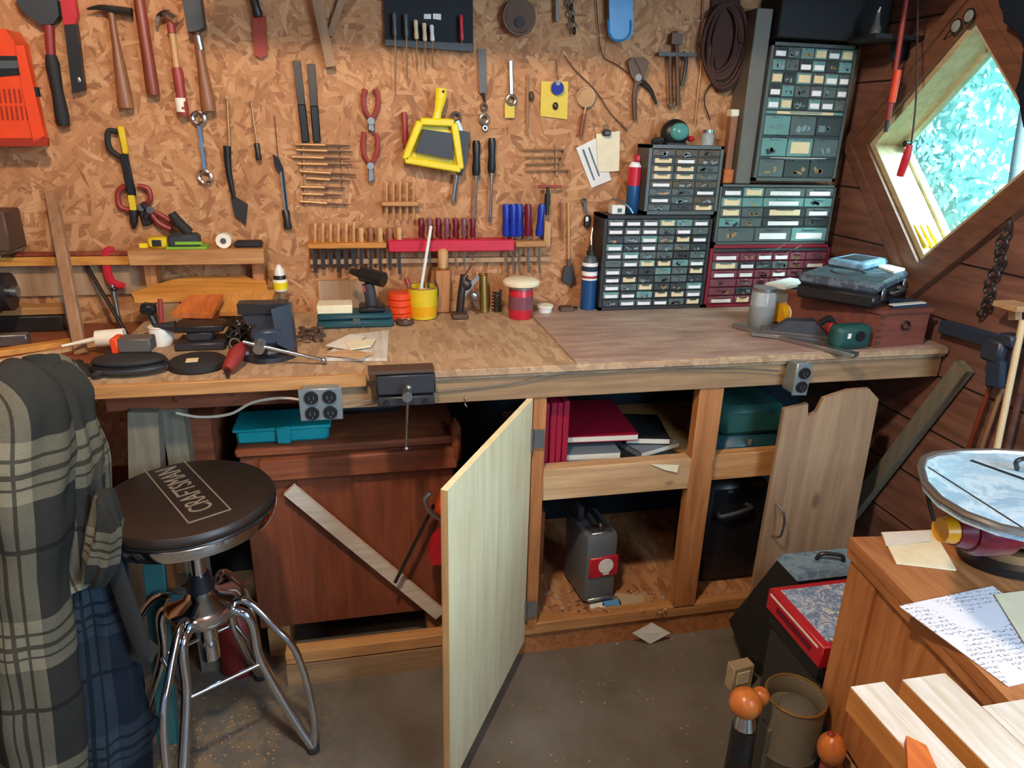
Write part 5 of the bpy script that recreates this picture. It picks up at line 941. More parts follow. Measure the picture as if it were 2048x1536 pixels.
# drill case on the box
cc = V(1.405, -.43, zb); Rc = Euler((0, 0, .62)).to_matrix()
def cb_(c, d, bev=.004): return M().box(cc+Rc@V(c), d, Rc, bev)
thing('drill_case', 'black moulded tool case lying on the reddish wooden box', 'case', cc,
      [('base', 'black_plastic', cb_((0, 0, .022), (.30, .215, .042), .009)), ('lid', 'lid_sheen', cb_((0, 0, .0575), (.30, .215, .028), .008)), ('lid_rib', 'dark_grey', M().torus(cc+Rc@V(-.03, .01, .0715), .046, .004, (0, 0, 1), 26, 6)),
       ('handle', 'black_plastic', M().curve([cc+Rc@V(q) for q in ((-.045, -.106, .035), (-.04, -.126, .035), (.04, -.126, .035), (.045, -.106, .035))], .007, 8)), ('latch', 'steel', cb_((-.10, -.110, .038), (.028, .006, .032))), ('latch', 'steel', cb_((.10, -.110, .038), (.028, .006, .032)))])
c2 = V(1.475, -.345, zb+.0722)
thing('grey_case', 'flat blue-grey case on top of the black moulded case', 'case', c2, [('shell', 'dusty_steel', M().box(c2+V(0, 0, .012), (.17, .11, .022), (0, 0, .5), .006)), ('lid_panel', 'dark_grey', M().box(c2+V(0, 0, .0235), (.11, .07, .003), (0, 0, .5), .001))])
one('manual', 'white manual sticking out to the right of the black moulded case', 'booklet', M().prism([(1.50, -.47, zb+.0725), (1.57, -.43, zb+.0725), (1.575, -.36, zb+.0725), (1.52, -.36, zb+.0725)], (0, 0, .006)), 'white_paper', (1.53, -.42, zb+.06))
one('folder', 'dark blue folder lying at the right on the reddish wooden box', 'folder', M().prism([(1.42, -.585, zb), (1.545, -.575, zb), (1.55, -.50, zb), (1.47, -.50, zb)], (0, 0, .006)), 'denim', (1.5, -.55, zb))
one('steel_rule', 'bright white strip on the dark blue folder', 'rule', M().bar((1.42, -.578, zb+.0085), (1.54, -.560, zb+.0085), .016, .003, (0, 0, 1)), 'white_plastic', (1.48, -.57, zb+.007))
thing('carton', 'white and grey carton between the clear jar and the black case', 'box', (1.30, -.24, hb), [('carton_body', 'galvanized', M().box((1.315, -.245, hb+.05), (.09, .06, .10), (0, 0, .5), .003)), ('lid', 'white_paper', M().box((1.315, -.245, hb+.106), (.15, .07, .012), (0, 0, .5), .002))])
jc = T(1520, 655, hb)
thing('clear_jar', 'clear plastic jar of small parts on the bench before the red cabinet', 'jar', (jc.x+.01, jc.y+.02, hb), [('jar_body', 'clear_glass', M().lathe((jc.x+.01, jc.y+.02, hb), [(0, .034), (.004, .037), (.10, .037), (.108, .032)], n=26)), ('contents', 'rusty_steel', M().lathe((jc.x+.01, jc.y+.02, hb+.004), [(0, .031), (.05, .031)], n=20), 'brown hardware inside'), ('lid', 'steel', M().lathe((jc.x+.01, jc.y+.02, hb+.1085), [(0, .034), (.010, .034)], n=26))])
sc = T(1566, 646, hb)
thing('spray_can', 'orange and white spray can lying behind the hand plane', 'spray can', (sc.x, sc.y, hb), [('orange_part', 'amber', M().cyl((sc.x-.03, sc.y-.005, hb+.034), (sc.x-.005, sc.y, hb+.034), .030, n=20)), ('white_part', 'label_white', M().cyl((sc.x-.005, sc.y, hb+.034), (sc.x+.02, sc.y+.005, hb+.034), .0302, n=20)), ('dark_part', 'black_plastic', M().cyl((sc.x+.02, sc.y+.005, hb+.034), (sc.x+.055, sc.y+.01, hb+.034), .030, n=20)), ('cradle', 'black_matt', M().bx(sc.x-.03, sc.x+.05, sc.y-.02, sc.y+.025, hb, hb+.008))])
pl = T(1592, 676, hb); Rp = Euler((0, 0, -.55)).to_matrix()
def pb2(c, d, bev=.003): return M().box(V(pl.x, pl.y, hb)+Rp@V(c), d, Rp, bev)
def pq(*a): return V(pl.x, pl.y, hb)+Rp@V(a)
thing('hand_plane', 'dark hand plane with red accents on the right end of the bench', 'plane', (pl.x, pl.y, hb), [('sole', 'bench_grey', pb2((0, 0, .012), (.20, .055, .018))), ('body', 'dark_grey', M().hull([pq(-.07, -.024, .021), pq(.08, -.024, .021), pq(.08, .024, .021), pq(-.07, .024, .021), pq(-.03, -.02, .052), (pq(.04, -.02, .058)), pq(.04, .02, .058), pq(-.03, .02, .052)])), ('red_knob', 'red_plastic', M().ell(pq(.085, -.01, .04), (.012, .012, .018), 14)), ('rear_grip', 'black_plastic', M().curve([pq(.055, 0, .05), pq(.08, 0, .066), pq(.10, 0, .03)], .009, 8)), ('steel_rail', 'steel', pb2((-.01, -.036, .008), (.23, .012, .014)))])
one('steel_square', 'long grey steel straight edge lying diagonally beside the hand plane', 'rule', M().bar(T(1470, 650, hb+.0065), T(1712, 711, hb+.0065), .032, .012, (0, 0, 1), .001), 'steel', T(1600, 680, hb))
gd = T(1697, 700, hb)
thing('green_toolbox', 'small dark green tool battery case standing at the bench edge', 'case', (gd.x+.01, gd.y+.02, hb), [('shell', 'green_case', M().box((gd.x+.008, gd.y+.018, hb+.035), (.115, .05, .068), (0, 0, .05), .018, 3)), ('dark_window', 'black_plastic', M().cyl((gd.x+.022, gd.y-.006, hb+.04), (gd.x+.022, gd.y-.010, hb+.04), .014, n=18)), ('white_mark', 'label_white', M().box((gd.x-.012, gd.y-.0075, hb+.042), (.010, .003, .014)))])

# ================================================================ on the right wall
def rx(px, py, d=.03): return X(px, py, XR-d)
one('wall_rail', 'dark blue-grey rail fixed to the right wall beside the wooden box', 'rail', M().bar(rx(1886, 652, .02), rx(1990, 682, .02), .035, .03, (1, 0, 0), .002), 'denim', rx(1886, 652, .02))
thing('bar_clamp', 'dark bar clamp hanging at the end of the wall rail', 'clamp', rx(2000, 690), [('head', 'vise_blue', M().box(rx(1995, 700, .05), (.05, .06, .06), None, .008)), ('jaw', 'vise_blue', M().box(rx(2022, 680, .05), (.04, .04, .03), None, .004)), ('body', 'denim', M().bar(rx(2000, 720, .05), rx(1996, 775, .05), .05, .04, (1, 0, 0), .006))])
for i, (a, b, c_, d_, w_, mt_, lb) in enumerate(((2046, 640, 1992, 905, .016, 'label_tan', 'pale round pole leaning at the right edge before the right wall'), (2010, 760, 1960, 905, .012, 'stick_wood', 'brown stick leaning on the right wall, left of the pale pole'), (1990, 745, 1935, 905, .012, 'handle_red', 'dark reddish stick leaning on the right wall, leftmost of the bundle'), (2040, 790, 2012, 905, .016, 'wall_boards_wood', 'dark brown stick leaning right of the pale pole'))):
    p_, q_ = rx(a, b, .03+.02*(i == 0)), rx(c_, d_, .03+.02*(i == 0)); q2 = p_ + (q_-p_)*((p_.z)/(p_.z-q_.z)) 
    one('pole', lb, 'pole', M().sweep([q2, p_], w_*.5, 10), mt_, q2)
one('wood_strip', 'pale wood block on top of the bar clamp at the right edge', 'wood block', M().box(rx(2030, 612, .05), (.06, .07, .014), None, .001).bar(rx(2030, 612, .02), rx(2030, 640, .02), .02, .02, (1,0,0)), 'pine_pale_x', rx(2030, 612, .05))
mm = M(); p_, q_ = rx(2012, 470, .02), rx(1966, 625, .02)
for k in range(11): mm.torus(p_.lerp(q_, k/10)+V(0, .006*sin(k*1.3), 0), .0125, .0036, (1, .2, .1) if k % 2 else (.15, 1, .1), 14, 6)
one('chain', 'dark link chain hanging on the right wall below the window', 'chain', mm, 'dark_steel', p_)
one('chain_hook', 'dark hook holding the chain on the right wall', 'hook', M().curve([rx(2020, 440, -.002), rx(2020, 440, .03), rx(2014, 462, .03)], .004, 8), 'dark_steel', rx(2020, 440, 0))
thing('red_pole', 'long dark red rod with a bright section hanging left of the window', 'rod', rx(1800, 100, .08), [('rod', 'red_dull', M().cyl(rx(1822, -60, .10), rx(1776, 240, .10), .0075, n=10)), ('bright_section', 'orange_plastic', M().cyl(rx(1797, 140, .10), rx(1784, 205, .10), .0095, n=12)), ('ferrule', 'dark_steel', M().cyl(rx(1778, 232, .10), rx(1771, 264, .10), .006, n=10))])
thing('work_light', 'bright red tool handle hanging on a dark cord before the window', 'pendant tool', rx(1830, 100, .10), [('cord', 'wire_dark', M().curve([rx(1836, -60, .10), rx(1835, 60, .10), rx(1832, 200, .10), rx(1822, 292, .10)], .0025, 6)), ('handle', 'red_plastic', M().curve([rx(1820, 290, .10), rx(1812, 318, .10), rx(1800, 352, .10)], [.008, .012, .010], 12))])
for i, (pts) in enumerate(([(1806, 452), (1822, 500)], [(1816, 447), (1834, 498)], [(1828, 446), (1848, 500)])):
    one('pencil', ('yellow pencil lying on the lower window jamb, left of three', 'yellow pencil lying on the lower window jamb, middle of three', 'yellow pencil lying on the lower window jamb, right of three')[i], 'pencil', M().bar((XR+.01+i*.022, WY+.075, WZ-WH+.028+.062+.012), (XR+.01+i*.022, WY+.012, WZ-WH+.028+.012+.009), .010, .010, (1, 0, 0)), 'yellow_dull', (XR+.01+i*.022, WY+.04, WZ-WH+.07), 'yellow pencils on the window jamb')
sg = rx(1925, 60, .04)
thing('safety_glasses', 'dark spectacles hooked over the upper edge of the window trim', 'glasses', sg, [('lens', 'clear_glass', M().ell(rx(1912, 52, .035), (.004, .018, .015), 14)), ('lens', 'clear_glass', M().ell(rx(1938, 32, .035), (.004, .018, .015), 14)), ('frame', 'black_plastic', M().torus(rx(1912, 52, .035), .017, .0022, (1, 0, 0), 18, 6).torus(rx(1938, 32, .035), .017, .0022, (1, 0, 0), 18, 6)), ('temple', 'black_plastic', M().cyl(rx(1900, 62, .04), rx(1888, 78, .025), .002, n=6))])
one('window_knob', 'small black knob at the left corner of the window', 'knob', M().cyl((XR+.075, WY+WH-.062, WZ+.004), (XR+.092, WY+WH-.062, WZ+.004), .010, n=14), 'black_plastic', (XR+.08, WY+WH-.06, WZ))
# jacket at the top right
jm = M(); rj = random.Random(4)
ptsj = []
for a, b in ((2004, -40), (1998, 15), (2010, 45), (2036, 66), (2041, 110), (2036, 180), (2047, 255), (2090, 300), (2150, 260), (2160, -60)): ptsj.append(rx(a, b, .07))
jm.prism(ptsj, (.045, 0, 0)); bmesh.ops.subdivide_edges(jm.b, edges=jm.b.edges[:], cuts=3, use_grid_fill=True)
for v in jm.b.verts: v.co.x += .018*noise.noise(v.co*22); v.co.y += .01*noise.noise(v.co*17+V(3, 1, 2))
thing('work_jacket', 'dark jacket hanging at the upper right corner over the window', 'jacket', rx(2060, 100, .05), [('jacket_body', 'plaid_navy', jm), ('peg', 'dark_steel', M().cyl((XR+.001, ptsj[0].y-.05, ptsj[0].z-.01), (XR-.03, ptsj[0].y-.05, ptsj[0].z-.005), .006, n=8))])
wb = rx(1748, 72, .12)
thing('corner_shelf', 'small dark shelf high on the right wall in the corner', 'shelf', (XR, wb.y, wb.z), [('board', 'black_matt', M().bx(XR-.16, XR-.001, wb.y-.06, wb.y+.06, wb.z-.012, wb.z)), ('bracket', 'black_matt', M().bx(XR-.05, XR-.001, wb.y-.01, wb.y+.01, wb.z-.06, wb.z-.012))])
thing('oil_bottle', 'pale thin-necked bottle standing on the small dark corner shelf', 'bottle', (wb.x, wb.y, wb.z), [('bottle_body', 'cabinet_taupe', M().lathe((wb.x, wb.y, wb.z+.0005), [(0, .016), (.02, .016), (.03, .010), (.06, .006)], n=16)), ('spout', 'tape_white', M().cyl((wb.x, wb.y, wb.z+.06), (wb.x+.004, wb.y, wb.z+.075), .004, .002, 8))])
# ================================================================ stool
sx, sy, szt = -.388, -.765, .70
def circ(r, z, a): return V(sx+r*cos(a), sy+r*sin(a), z)
ST = [('seat_cushion', 'leather', M().lathe((sx, sy, szt-.034), [(0, .170), (.012, .178), (.022, .178), (.030, .172), (.034, .155), (.035, .10), (.035, .02)], n=56)),
      ('seat_band', 'chrome', M().lathe((sx, sy, szt-.052), [(-.008, .170), (-.004, .176), (.012, .1805), (.021, .1795), (.024, .176)], n=56)), ('seat_piping', 'black_plastic', M().torus((sx, sy, szt-.026), .1782, .0022, (0, 0, 1), 56, 6))]
# stitched word and its frame
p0, p1, p2, p3 = T(286, 937, szt+.001), T(377, 1046, szt+.001), T(462, 1020, szt+.001), T(352, 916, szt+.001)
ux = (p0-p1).normalized(); 
fr = M()
q0, q1 = p1, p0; perp = V(0, 0, 1).cross(ux).normalized()
hgt = abs((p2-p1).dot(perp)); sgn = 1 if (p2-p1).dot(perp) > 0 else -1
L_ = (p0-p1).length
def sp_(u, v): return V(*(p1 + ux*(u*L_) + perp*(sgn*v*hgt)).xy, szt+.0012)
for a, b in (((0, 0), (1, 0)), ((1, 1), (0, 1)), ((0, 1), (0, 0))): fr.bar(sp_(*a), sp_(*b), .0030, .0014, (0, 0, 1))
ctr = sp_(.50, .50); tz_ = V(0, 0, 1); tx = ux; ty = tz_.cross(tx)
mt4 = Matrix(((tx.x, ty.x, 0, ctr.x), (tx.y, ty.y, 0, ctr.y), (0, 0, 1, szt+.0012), (0, 0, 0, 1)))
ST.append(('print_frame', 'silver_print', fr)); ST.append(('lettering', 'silver_print', M().text('CRAFTSMAN', .046, mt4 @ Matrix.Diagonal((.92, 1.45, 1, 1)), .0006), 'grey word CRAFTSMAN printed on the seat'))
ST.append(('spindle', 'chrome', M().cyl((sx, sy, .40), (sx, sy, szt-.05), .017, n=20).lathe((sx, sy, szt-.068), [(0, .05), (.016, .10)], n=30)))
zh = .425
ST.append(('hub', 'chrome', M().lathe((sx, sy, zh-.04), [(0, .036), (.006, .066), (.028, .080), (.044, .082), (.055, .072), (.064, .040), (.078, .028)], n=40)))
ST.append(('collar', 'black_plastic', M().lathe((sx, sy, zh+.035), [(0, .030), (.02, .026), (.04, .022)], n=24)))
ST.append(('screw_tube', 'chrome', M().cyl((sx, sy, .27), (sx, sy, zh-.04), .021, n=20)))
for k in range(4):
    a = -.27+k*pi/2
    lg = M().curve([circ(.066, zh-.022, a), circ(.094, zh-.028, a), circ(.108, zh-.06, a), circ(.112, zh-.13, a), circ(.128, .235, a), circ(.185, .09, a), circ(.222, .012, a)], .0115, 12)
    ou = M().curve([circ(.066, zh+.003, a), circ(.095, zh+.010, a), circ(.125, zh-.012, a), circ(.165, zh-.065, a), circ(.20, .31, a), circ(.222, .22, a), circ(.232, .10, a), circ(.226, .014, a)], .0085, 12)
    ST.append(('leg', 'chrome', lg, None, [('foot_cap', 'black_rubber', M().lathe(circ(.223, .0, a), [(0, .016), (.010, .016), (.015, .013)], n=16))]))
    ST.append(('outer_tube', 'chrome', ou))
    ST.append(('stretcher', 'chrome', M().cyl(circ(.124, .262, a), circ(.124, .262, a+pi/2), .005, n=10)))
thing('shop_stool', 'round dark leather shop stool with a chrome band and curved chrome legs', 'stool', (sx, sy, 0), ST)

# ================================================================ plaid shirt draped at the left
def cloth_tube(path, rads, nu=40, per=26, folds=5, amp=.010, seed=1, squash=.75, uvs=(1, 1), a0=0.0, a1=2*pi, stretch=None):
    "loft of a folded cloth sleeve along a path; the surface carries its own cloth coordinates"
    s = M(); b = s.b; uvl = b.loops.layers.uv.new('UVMap'); pts = [V(p) for p in path]; k = len(pts); P_ = []; R_ = []
    for i in range(k-1):
        a, c, d, e = pts[max(i-1, 0)], pts[i], pts[i+1], pts[min(i+2, k-1)]
        for j in range(nu//(k-1)):
            t = j/(nu//(k-1)); P_.append(.5*((2*c)+(d-a)*t+(2*a-5*c+4*d-e)*t*t+(3*c-a-3*d+e)*t**3)); R_.append(tuple(x*(1-t)+y*t for x, y in zip(rads[i], rads[i+1])))
    P_.append(pts[-1]); R_.append(rads[-1]); rings = []; ln = 0; full = abs(a1-a0-2*pi) < 1e-3
    for i, p in enumerate(P_):
        t = (P_[min(i+1, len(P_)-1)]-P_[max(i-1, 0)]).normalized(); x = V(1, 0, 0); x = (x-t*x.dot(t)).normalized(); y = t.cross(x)
        if i: ln += (p-P_[i-1]).length
        ring = []
        for j in range(per + (0 if full else 1)):
            a = a0+(a1-a0)*j/per; f = amp*(sin(a*folds+i*.11+seed)+.6*sin(a*(folds*2+1)+seed*2-i*.17))+amp*1.6*noise.noise(V(cos(a)*1.5+seed, sin(a)*1.5, ln*9))
            f += amp*.9*sin(ln*42+sin(a*2+seed)*1.8)*max(0, noise.noise(V(ln*4, a, seed))*2)
            ring.append((b.verts.new(p + x*(R_[i][0]+f)*cos(a) + y*(R_[i][1]+f)*sin(a)), j, ln))
        rings.append(ring)
    rad = sum(r[0]+r[1] for r in R_)/len(R_)/2; circ_ = rad*(a1-a0)
    for q, r in zip(rings, rings[1:]):
        n = len(q)
        for j in range(n if full else n-1):
            vs = (q[j], q[(j+1) % n], r[(j+1) % n], r[j]); f = b.faces.new([v[0] for v in vs])
            us = [j/per, (j+1)/per, (j+1)/per, j/per]
            for lp, u, v in zip(f.loops, us, vs): lp[uvl].uv = (u*circ_*uvs[0]*3, v[2]*uvs[1]*3)
    if full:
        try: b.faces.new([v[0] for v in rings[0]][::-1]); b.faces.new([v[0] for v in rings[-1]])
        except Exception: pass
    return s
SH = []
ys = -1.02
def S3(px, py, y=ys): return W(px, py, y)
# sleeve: shoulder at the top left, hanging straight down
sleeve = cloth_tube([S3(-30, 752), S3(22, 800), S3(30, 900), S3(38, 1010), S3(48, 1120), S3(62, 1260), S3(78, 1400), S3(95, 1560)],
                    [(.03, .03), (.072, .06), (.082, .075), (.080, .075), (.070, .07), (.070, .068), (.072, .066), (.070, .06)], nu=56, per=44, folds=3, amp=.0042, seed=1.3, uvs=(1.25, 1.0))
body = cloth_tube([S3(70, 762, -.93), S3(105, 800, -.93), S3(130, 900, -.93), S3(140, 1000, -.93), S3(148, 1100, -.93), S3(165, 1150, -.93)],
                  [(.035, .03), (.06, .05), (.058, .07), (.060, .07), (.062, .07), (.058, .06)], nu=40, per=40, folds=4, amp=.006, seed=2.2, uvs=(1.3, 1.1))
lining = cloth_tube([S3(160, 1060, -.90), S3(180, 1150, -.90), S3(195, 1280, -.90), S3(205, 1400, -.90), S3(212, 1545, -.90)],
                    [(.045, .06), (.058, .07), (.068, .075), (.082, .08), (.085, .085)], nu=40, per=44, folds=5, amp=.0065, seed=3.1, uvs=(1.2, 1.0))
collar = cloth_tube([S3(60, 748, -.95), S3(95, 742, -.92), S3(128, 748, -.90), S3(150, 775, -.90)], [(.012, .03), (.022, .034), (.024, .034), (.012, .02)], nu=18, per=22, folds=2, amp=.004, seed=.4, uvs=(2, 2))
placket = cloth_tube([S3(108, 770, -.87), S3(140, 830, -.87), S3(168, 900, -.87), S3(185, 960, -.87), S3(205, 1010, -.87)], [(.012, .02), (.018, .018), (.020, .018), (.020, .016), (.008, .01)], nu=28, per=20, folds=2, amp=.004, seed=5, uvs=(1, 1.4))
cuff = cloth_tube([S3(262, 1300, -.93), S3(285, 1302, -.93), S3(308, 1312, -.93)], [(.016, .018), (.018, .02), (.014, .018)], nu=10, per=20, folds=2, amp=.003, seed=2, uvs=(2, 2))
front = cloth_tube([S3(205, 985, -.99), S3(212, 1050, -.99), S3(205, 1110, -.99), S3(190, 1160, -.99)], [(.010, .02), (.026, .03), (.030, .03), (.02, .02)], nu=18, per=24, folds=3, amp=.004, seed=4, uvs=(1.5, 1.5))
strap = M().sweep([S3(196, 880, -.90), S3(190, 960, -.97), S3(200, 1040, -.99), S3(228, 1130, -.98), S3(262, 1230, -.98), S3(288, 1310, -.98)], [.012, .012, .012, .016, .018, .015], 10, True, .35)
hem = cloth_tube([S3(205, 1475, -.86), S3(255, 1455, -.84), S3(305, 1470, -.84)], [(.03, .05), (.04, .05), (.03, .04)], nu=12, per=24, folds=3, amp=.004, seed=6, uvs=(1, 2))
SH = [('sleeve', 'plaid_flannel', sleeve), ('back_panel', 'plaid_flannel', body), ('lining', 'plaid_navy', lining, 'dark navy lining'), ('collar', 'plaid_flannel', collar), ('placket', 'plaid_flannel', placket), ('front_panel', 'plaid_flannel', front), ('cuff', 'plaid_flannel', cuff), ('strap', 'black_rubber', strap, 'black strap'), ('hem', 'plaid_navy', hem)]
SH.append(('button', 'label_white', M().cyl(S3(276, 1375, -.81), S3(276, 1375, -.802), .004, n=12)))
thing('flannel_shirt', 'grey and cream plaid flannel shirt with navy lining draped at the left edge', 'shirt', S3(60, 1500, -.95), SH)
one('added_shirt_post', 'dark wooden post added inside the plaid shirt to hold it up', 'stand', M().bx(-.80, -.76, -1.04, -1.0, 0, .98).bx(-.90, -.60, -1.12, -.90, 0, .03), 'wall_boards_wood', (-.78, -1.02, 0))  # post and foot added to carry the shirt; its real support is unseen
# green painted leg board and blue rag behind the stool
gb = T(336, 1490, 0)
thing('green_upright', 'green painted upright board standing behind the stool', 'board', gb, [('board', 'green_paint', M().bar(V(gb.x, gb.y+.01, 0), V(gb.x+.035, gb.y+.05, .62), .045, .022, (0, -1, 0), .002)), ('screw_head', 'steel', M().cyl(W(324, 1432, gb.y-.006), W(324, 1432, gb.y-.012), .005, n=10))])
one('blue_rag', 'crumpled pale blue rag under the left end of the bench', 'rag', M().hull([(-.66, -.58, .5), (-.60, -.58, .5), (-.645, -.56, .74), (-.61, -.57, .73), (-.66, -.54, .5), (-.60, -.54, .5), (-.625, -.55, .76)]), 'rag_blue', (-.63, -.56, .44))
rf = V(-.386, -.50, 0)
thing('fuel_can', 'round red can standing on the floor behind the stool legs', 'can', (rf.x, -.50, 0), [('can_body', 'red_dull', M().lathe((rf.x, -.50, 0), [(0, .045), (.01, .05), (.16, .05), (.19, .03), (.20, .018)], n=28)), ('cap', 'black_plastic', M().lathe((rf.x, -.50, .2), [(0, .016), (.02, .016)], n=18))])

# ================================================================ right foreground
# pine cabinet
zp = .74
P0, P1 = T(1700, 1074, zp), T(2048, 1432, zp); dv = (P1-P0).normalized(); nv = V(-dv.y, dv.x, 0)
if nv.x < 0: nv = -nv
def pp(u, v, z): q = P0+dv*u+nv*v; return V(q.x, q.y, z)
Lp, Wp, zl0 = .52, .62, .33
PB = [('top_board', 'pine_y', M().prism([pp(0, 0, zp), pp(Lp, 0, zp), pp(Lp, Wp, zp), pp(0, Wp, zp)], (0, 0, -.022))),
      ('body', 'pine_z', M().prism([pp(.010, .014, zl0), pp(Lp-.01, .014, zl0), pp(Lp-.01, Wp-.01, zl0), pp(.010, Wp-.01, zl0)], (0, 0, zp-.0225-zl0))),
      ('corner_post', 'pine_z', M().prism([pp(.007, .007, zl0-.004), pp(.09, .007, zl0-.004), pp(.09, .014, zl0-.004), pp(.007, .014, zl0-.004)], (0, 0, zp-.045-zl0))),
      ('cleat', 'pine_y', M().prism([pp(.0, .002, zp-.0225), pp(Lp, .002, zp-.0225), pp(Lp, .014, zp-.0225), pp(0, .014, zp-.0225)], (0, 0, -.020)))]
for u, v in ((.03, .05), (Lp-.07, .05), (.03, Wp-.08), (Lp-.07, Wp-.08)):
    PB.append(('leg', 'chest_wood', M().prism([pp(u, v, 0), pp(u+.04, v, 0), pp(u+.04, v+.04, 0), pp(u, v+.04, 0)], (0, 0, zl0))))
thing('pine_cabinet', 'orange-brown pine cabinet carrying the scroll saw in the right foreground', 'cabinet', pp(.3, .15, 0), PB)
one('envelope', 'open cream envelope on the far corner of the pine cabinet', 'envelope', M().prism([T(1762, 1067, zp+.001), T(1866, 1062, zp+.001), T(1912, 1142, zp+.001), T(1792, 1128, zp+.001)], (0, 0, .003)), 'cream_paper', T(1830, 1100, zp))
one('letter', 'folded white letter lying on the open envelope', 'paper', M().prism([T(1764, 1066, zp+.0045), T(1858, 1062, zp+.0045), T(1860, 1082, zp+.006), T(1772, 1092, zp+.0045)], (0, 0, .0015)), 'white_paper', T(1800, 1075, zp+.004))
one('plan_sheet', 'large handwritten white sheet hanging over the edge of the pine cabinet', 'paper', M().prism([T(1798, 1213, zp+.001), T(1985, 1173, zp+.001), T(2200, 1330, zp+.001), T(2016, 1374, zp+.001)], (0, 0, .0012)), 'written_paper', T(1950, 1260, zp))
one('plan_sheet', 'cream sheet under the saw overlapping the handwritten one at the right edge', 'paper', M().prism([T(1988, 1190, zp+.0025), T(2100, 1176, zp+.0025), T(2200, 1260, zp+.0025), T(2050, 1290, zp+.0025)], (0, 0, .0012)), 'cream_paper', T(2060, 1220, zp))
# scroll saw
zs = .985
out = [(1842, 935), (1848, 918), (1870, 909), (1920, 904), (1990, 903), (2080, 908), (2200, 930), (2280, 980), (2270, 1050), (2180, 1082), (2080, 1072), (2000, 1054), (1930, 1028), (1880, 998), (1850, 966)]
op_ = [T(a, b, zs) for a, b in out]; ce = sum(op_, V(0, 0, 0))/len(op_)
cb2 = T(2055, 1118, zp)
rimp = M().sweep(op_+[op_[0], op_[1]], .0055, 8, False)
sm = [('table', 'saw_sky_sheen', M().prism(op_, (0, 0, -.013))), ('table_rim', 'steel', rimp), ('table_slot', 'black_plastic', M().bar(T(1942, 921, zs+.0006), T(2075, 968, zs+.0006), .005, .002, (0, 0, 1))),
      ('scored_line', 'dark_steel', M().bar(T(1856, 934, zs+.0004), T(2046, 1056, zs+.0004), .002, .0012, (0, 0, 1))),
      ('blade_guard', 'black_plastic', M().curve([T(2034, 938, zs+.002), T(2034, 922, zs+.02), T(2060, 918, zs+.02), T(2062, 940, zs+.002)], .0035, 8)),
      ('casting', 'saw_grey', M().hull([V(ce.x-.08, ce.y+.05, zs-.014), V(ce.x+.10, ce.y+.06, zs-.014), V(ce.x+.10, ce.y-.05, zs-.014), V(ce.x-.05, ce.y-.05, zs-.014), V(cb2.x-.03, cb2.y+.04, zp+.03), V(cb2.x+.08, cb2.y+.04, zp+.03), V(cb2.x+.08, cb2.y-.03, zp+.03), V(cb2.x-.03, cb2.y-.03, zp+.03)])),
      ('base_plate', 'black_plastic', M().hull([V(cb2.x+.125*cos(t), cb2.y+.01+.082*sin(t), zp+z_) for t in [k*pi/12 for k in range(24)] for z_ in (.003, .018)])),
      ('base_ring', 'tan_steel', M().hull([V(cb2.x+.10*cos(t), cb2.y+.012+.062*sin(t), zp+z_) for t in [k*pi/12 for k in range(24)] for z_ in (.018, .034)]))]
ma = T(1880, 1060, .90); md = (V(ma.x+.2, ma.y-.015, ma.z+.0)-ma).normalized()
sm += [('motor_end_cap', 'amber', M().cyl(ma, ma+md*.018, .018, .022, 20)), ('motor_neck', 'maroon', M().cyl(ma+md*.018, ma+md*.04, .024, .031, 22)), ('motor', 'maroon', M().sweep([ma+md*.04, ma+md*.05, ma+md*.10, ma+md*.11], [.034, .041, .043, .038], 24)), ('motor_housing', 'black_plastic', M().cyl(ma+md*.11, ma+md*.26, .034, .038, 24)),
       ('air_tube', 'black_rubber', M().curve([T(1853, 972, zs-.02), T(1858, 1005, zs-.04), T(1868, 1040, zs-.07)], .003, 6))]
thing('scroll_saw', 'scroll saw with a rounded bright steel table and maroon motor on the pine cabinet', 'scroll saw', (ce.x, ce.y, zp), sm)
# sawn boards on an added stand
zl = .782
tA0, tA1, tB0, tB1, tC0 = T(1700, 1373, zl), T(1785, 1373, zl), T(1800, 1363, zl), T(1920, 1378, zl), T(1962, 1412, zl)
BD = [(tA0.x, tA1.x-.004, tA0.y, zl, 'leftmost of the three sawn pale boards at the lower right corner'), (tB0.x+.002, tB1.x, tB0.y, zl+.003, 'middle one of the three sawn pale boards, its near end bluish'), (tC0.x, tC0.x+.085, tC0.y, zl, 'rightmost of the three sawn pale boards, cut off by the frame')]
BD[1] = BD[1][:4] + ('middle one of the three sawn pale boards at the lower right corner',)
for a, b, y_, z_, lb in BD:
    thing('sawn_board', lb, 'board', ((a+b)/2, y_-.2, .744), [('board', 'lumber_side', M().bx(a, b, -2.05, y_, .7435, z_-.0012, .001)), ('daylit_face', 'lumber_y', M().bx(a+.0005, b-.0005, -2.05, y_-.0005, z_-.0012, z_))], 'sawn boards at the lower right')  # pale top faces have the daylight painted in
xa, xb = tA0.x-.005, tB1.x-.005
thing('added_board_stand', 'wooden stand added under the sawn boards at the lower right corner', 'stand', ((xa+xb)/2, -1.85, 0), [('top_rail', 'stick_wood', M().bx(xa, xb, -1.78, -1.72, .70, .743, .002)), ('top_rail', 'stick_wood', M().bx(xa, xb, -2.02, -1.97, .70, .743, .002)), ('leg', 'stick_wood', M().bx(xa+.01, xa+.05, -1.78, -1.74, 0, .70)), ('leg', 'stick_wood', M().bx(xb-.05, xb-.01, -1.78, -1.74, 0, .70)), ('leg', 'stick_wood', M().bx(xa+.01, xa+.05, -2.02, -1.98, 0, .70)), ('leg', 'stick_wood', M().bx(xb-.05, xb-.01, -2.02, -1.98, 0, .70))])  # stand added as a support for the boards
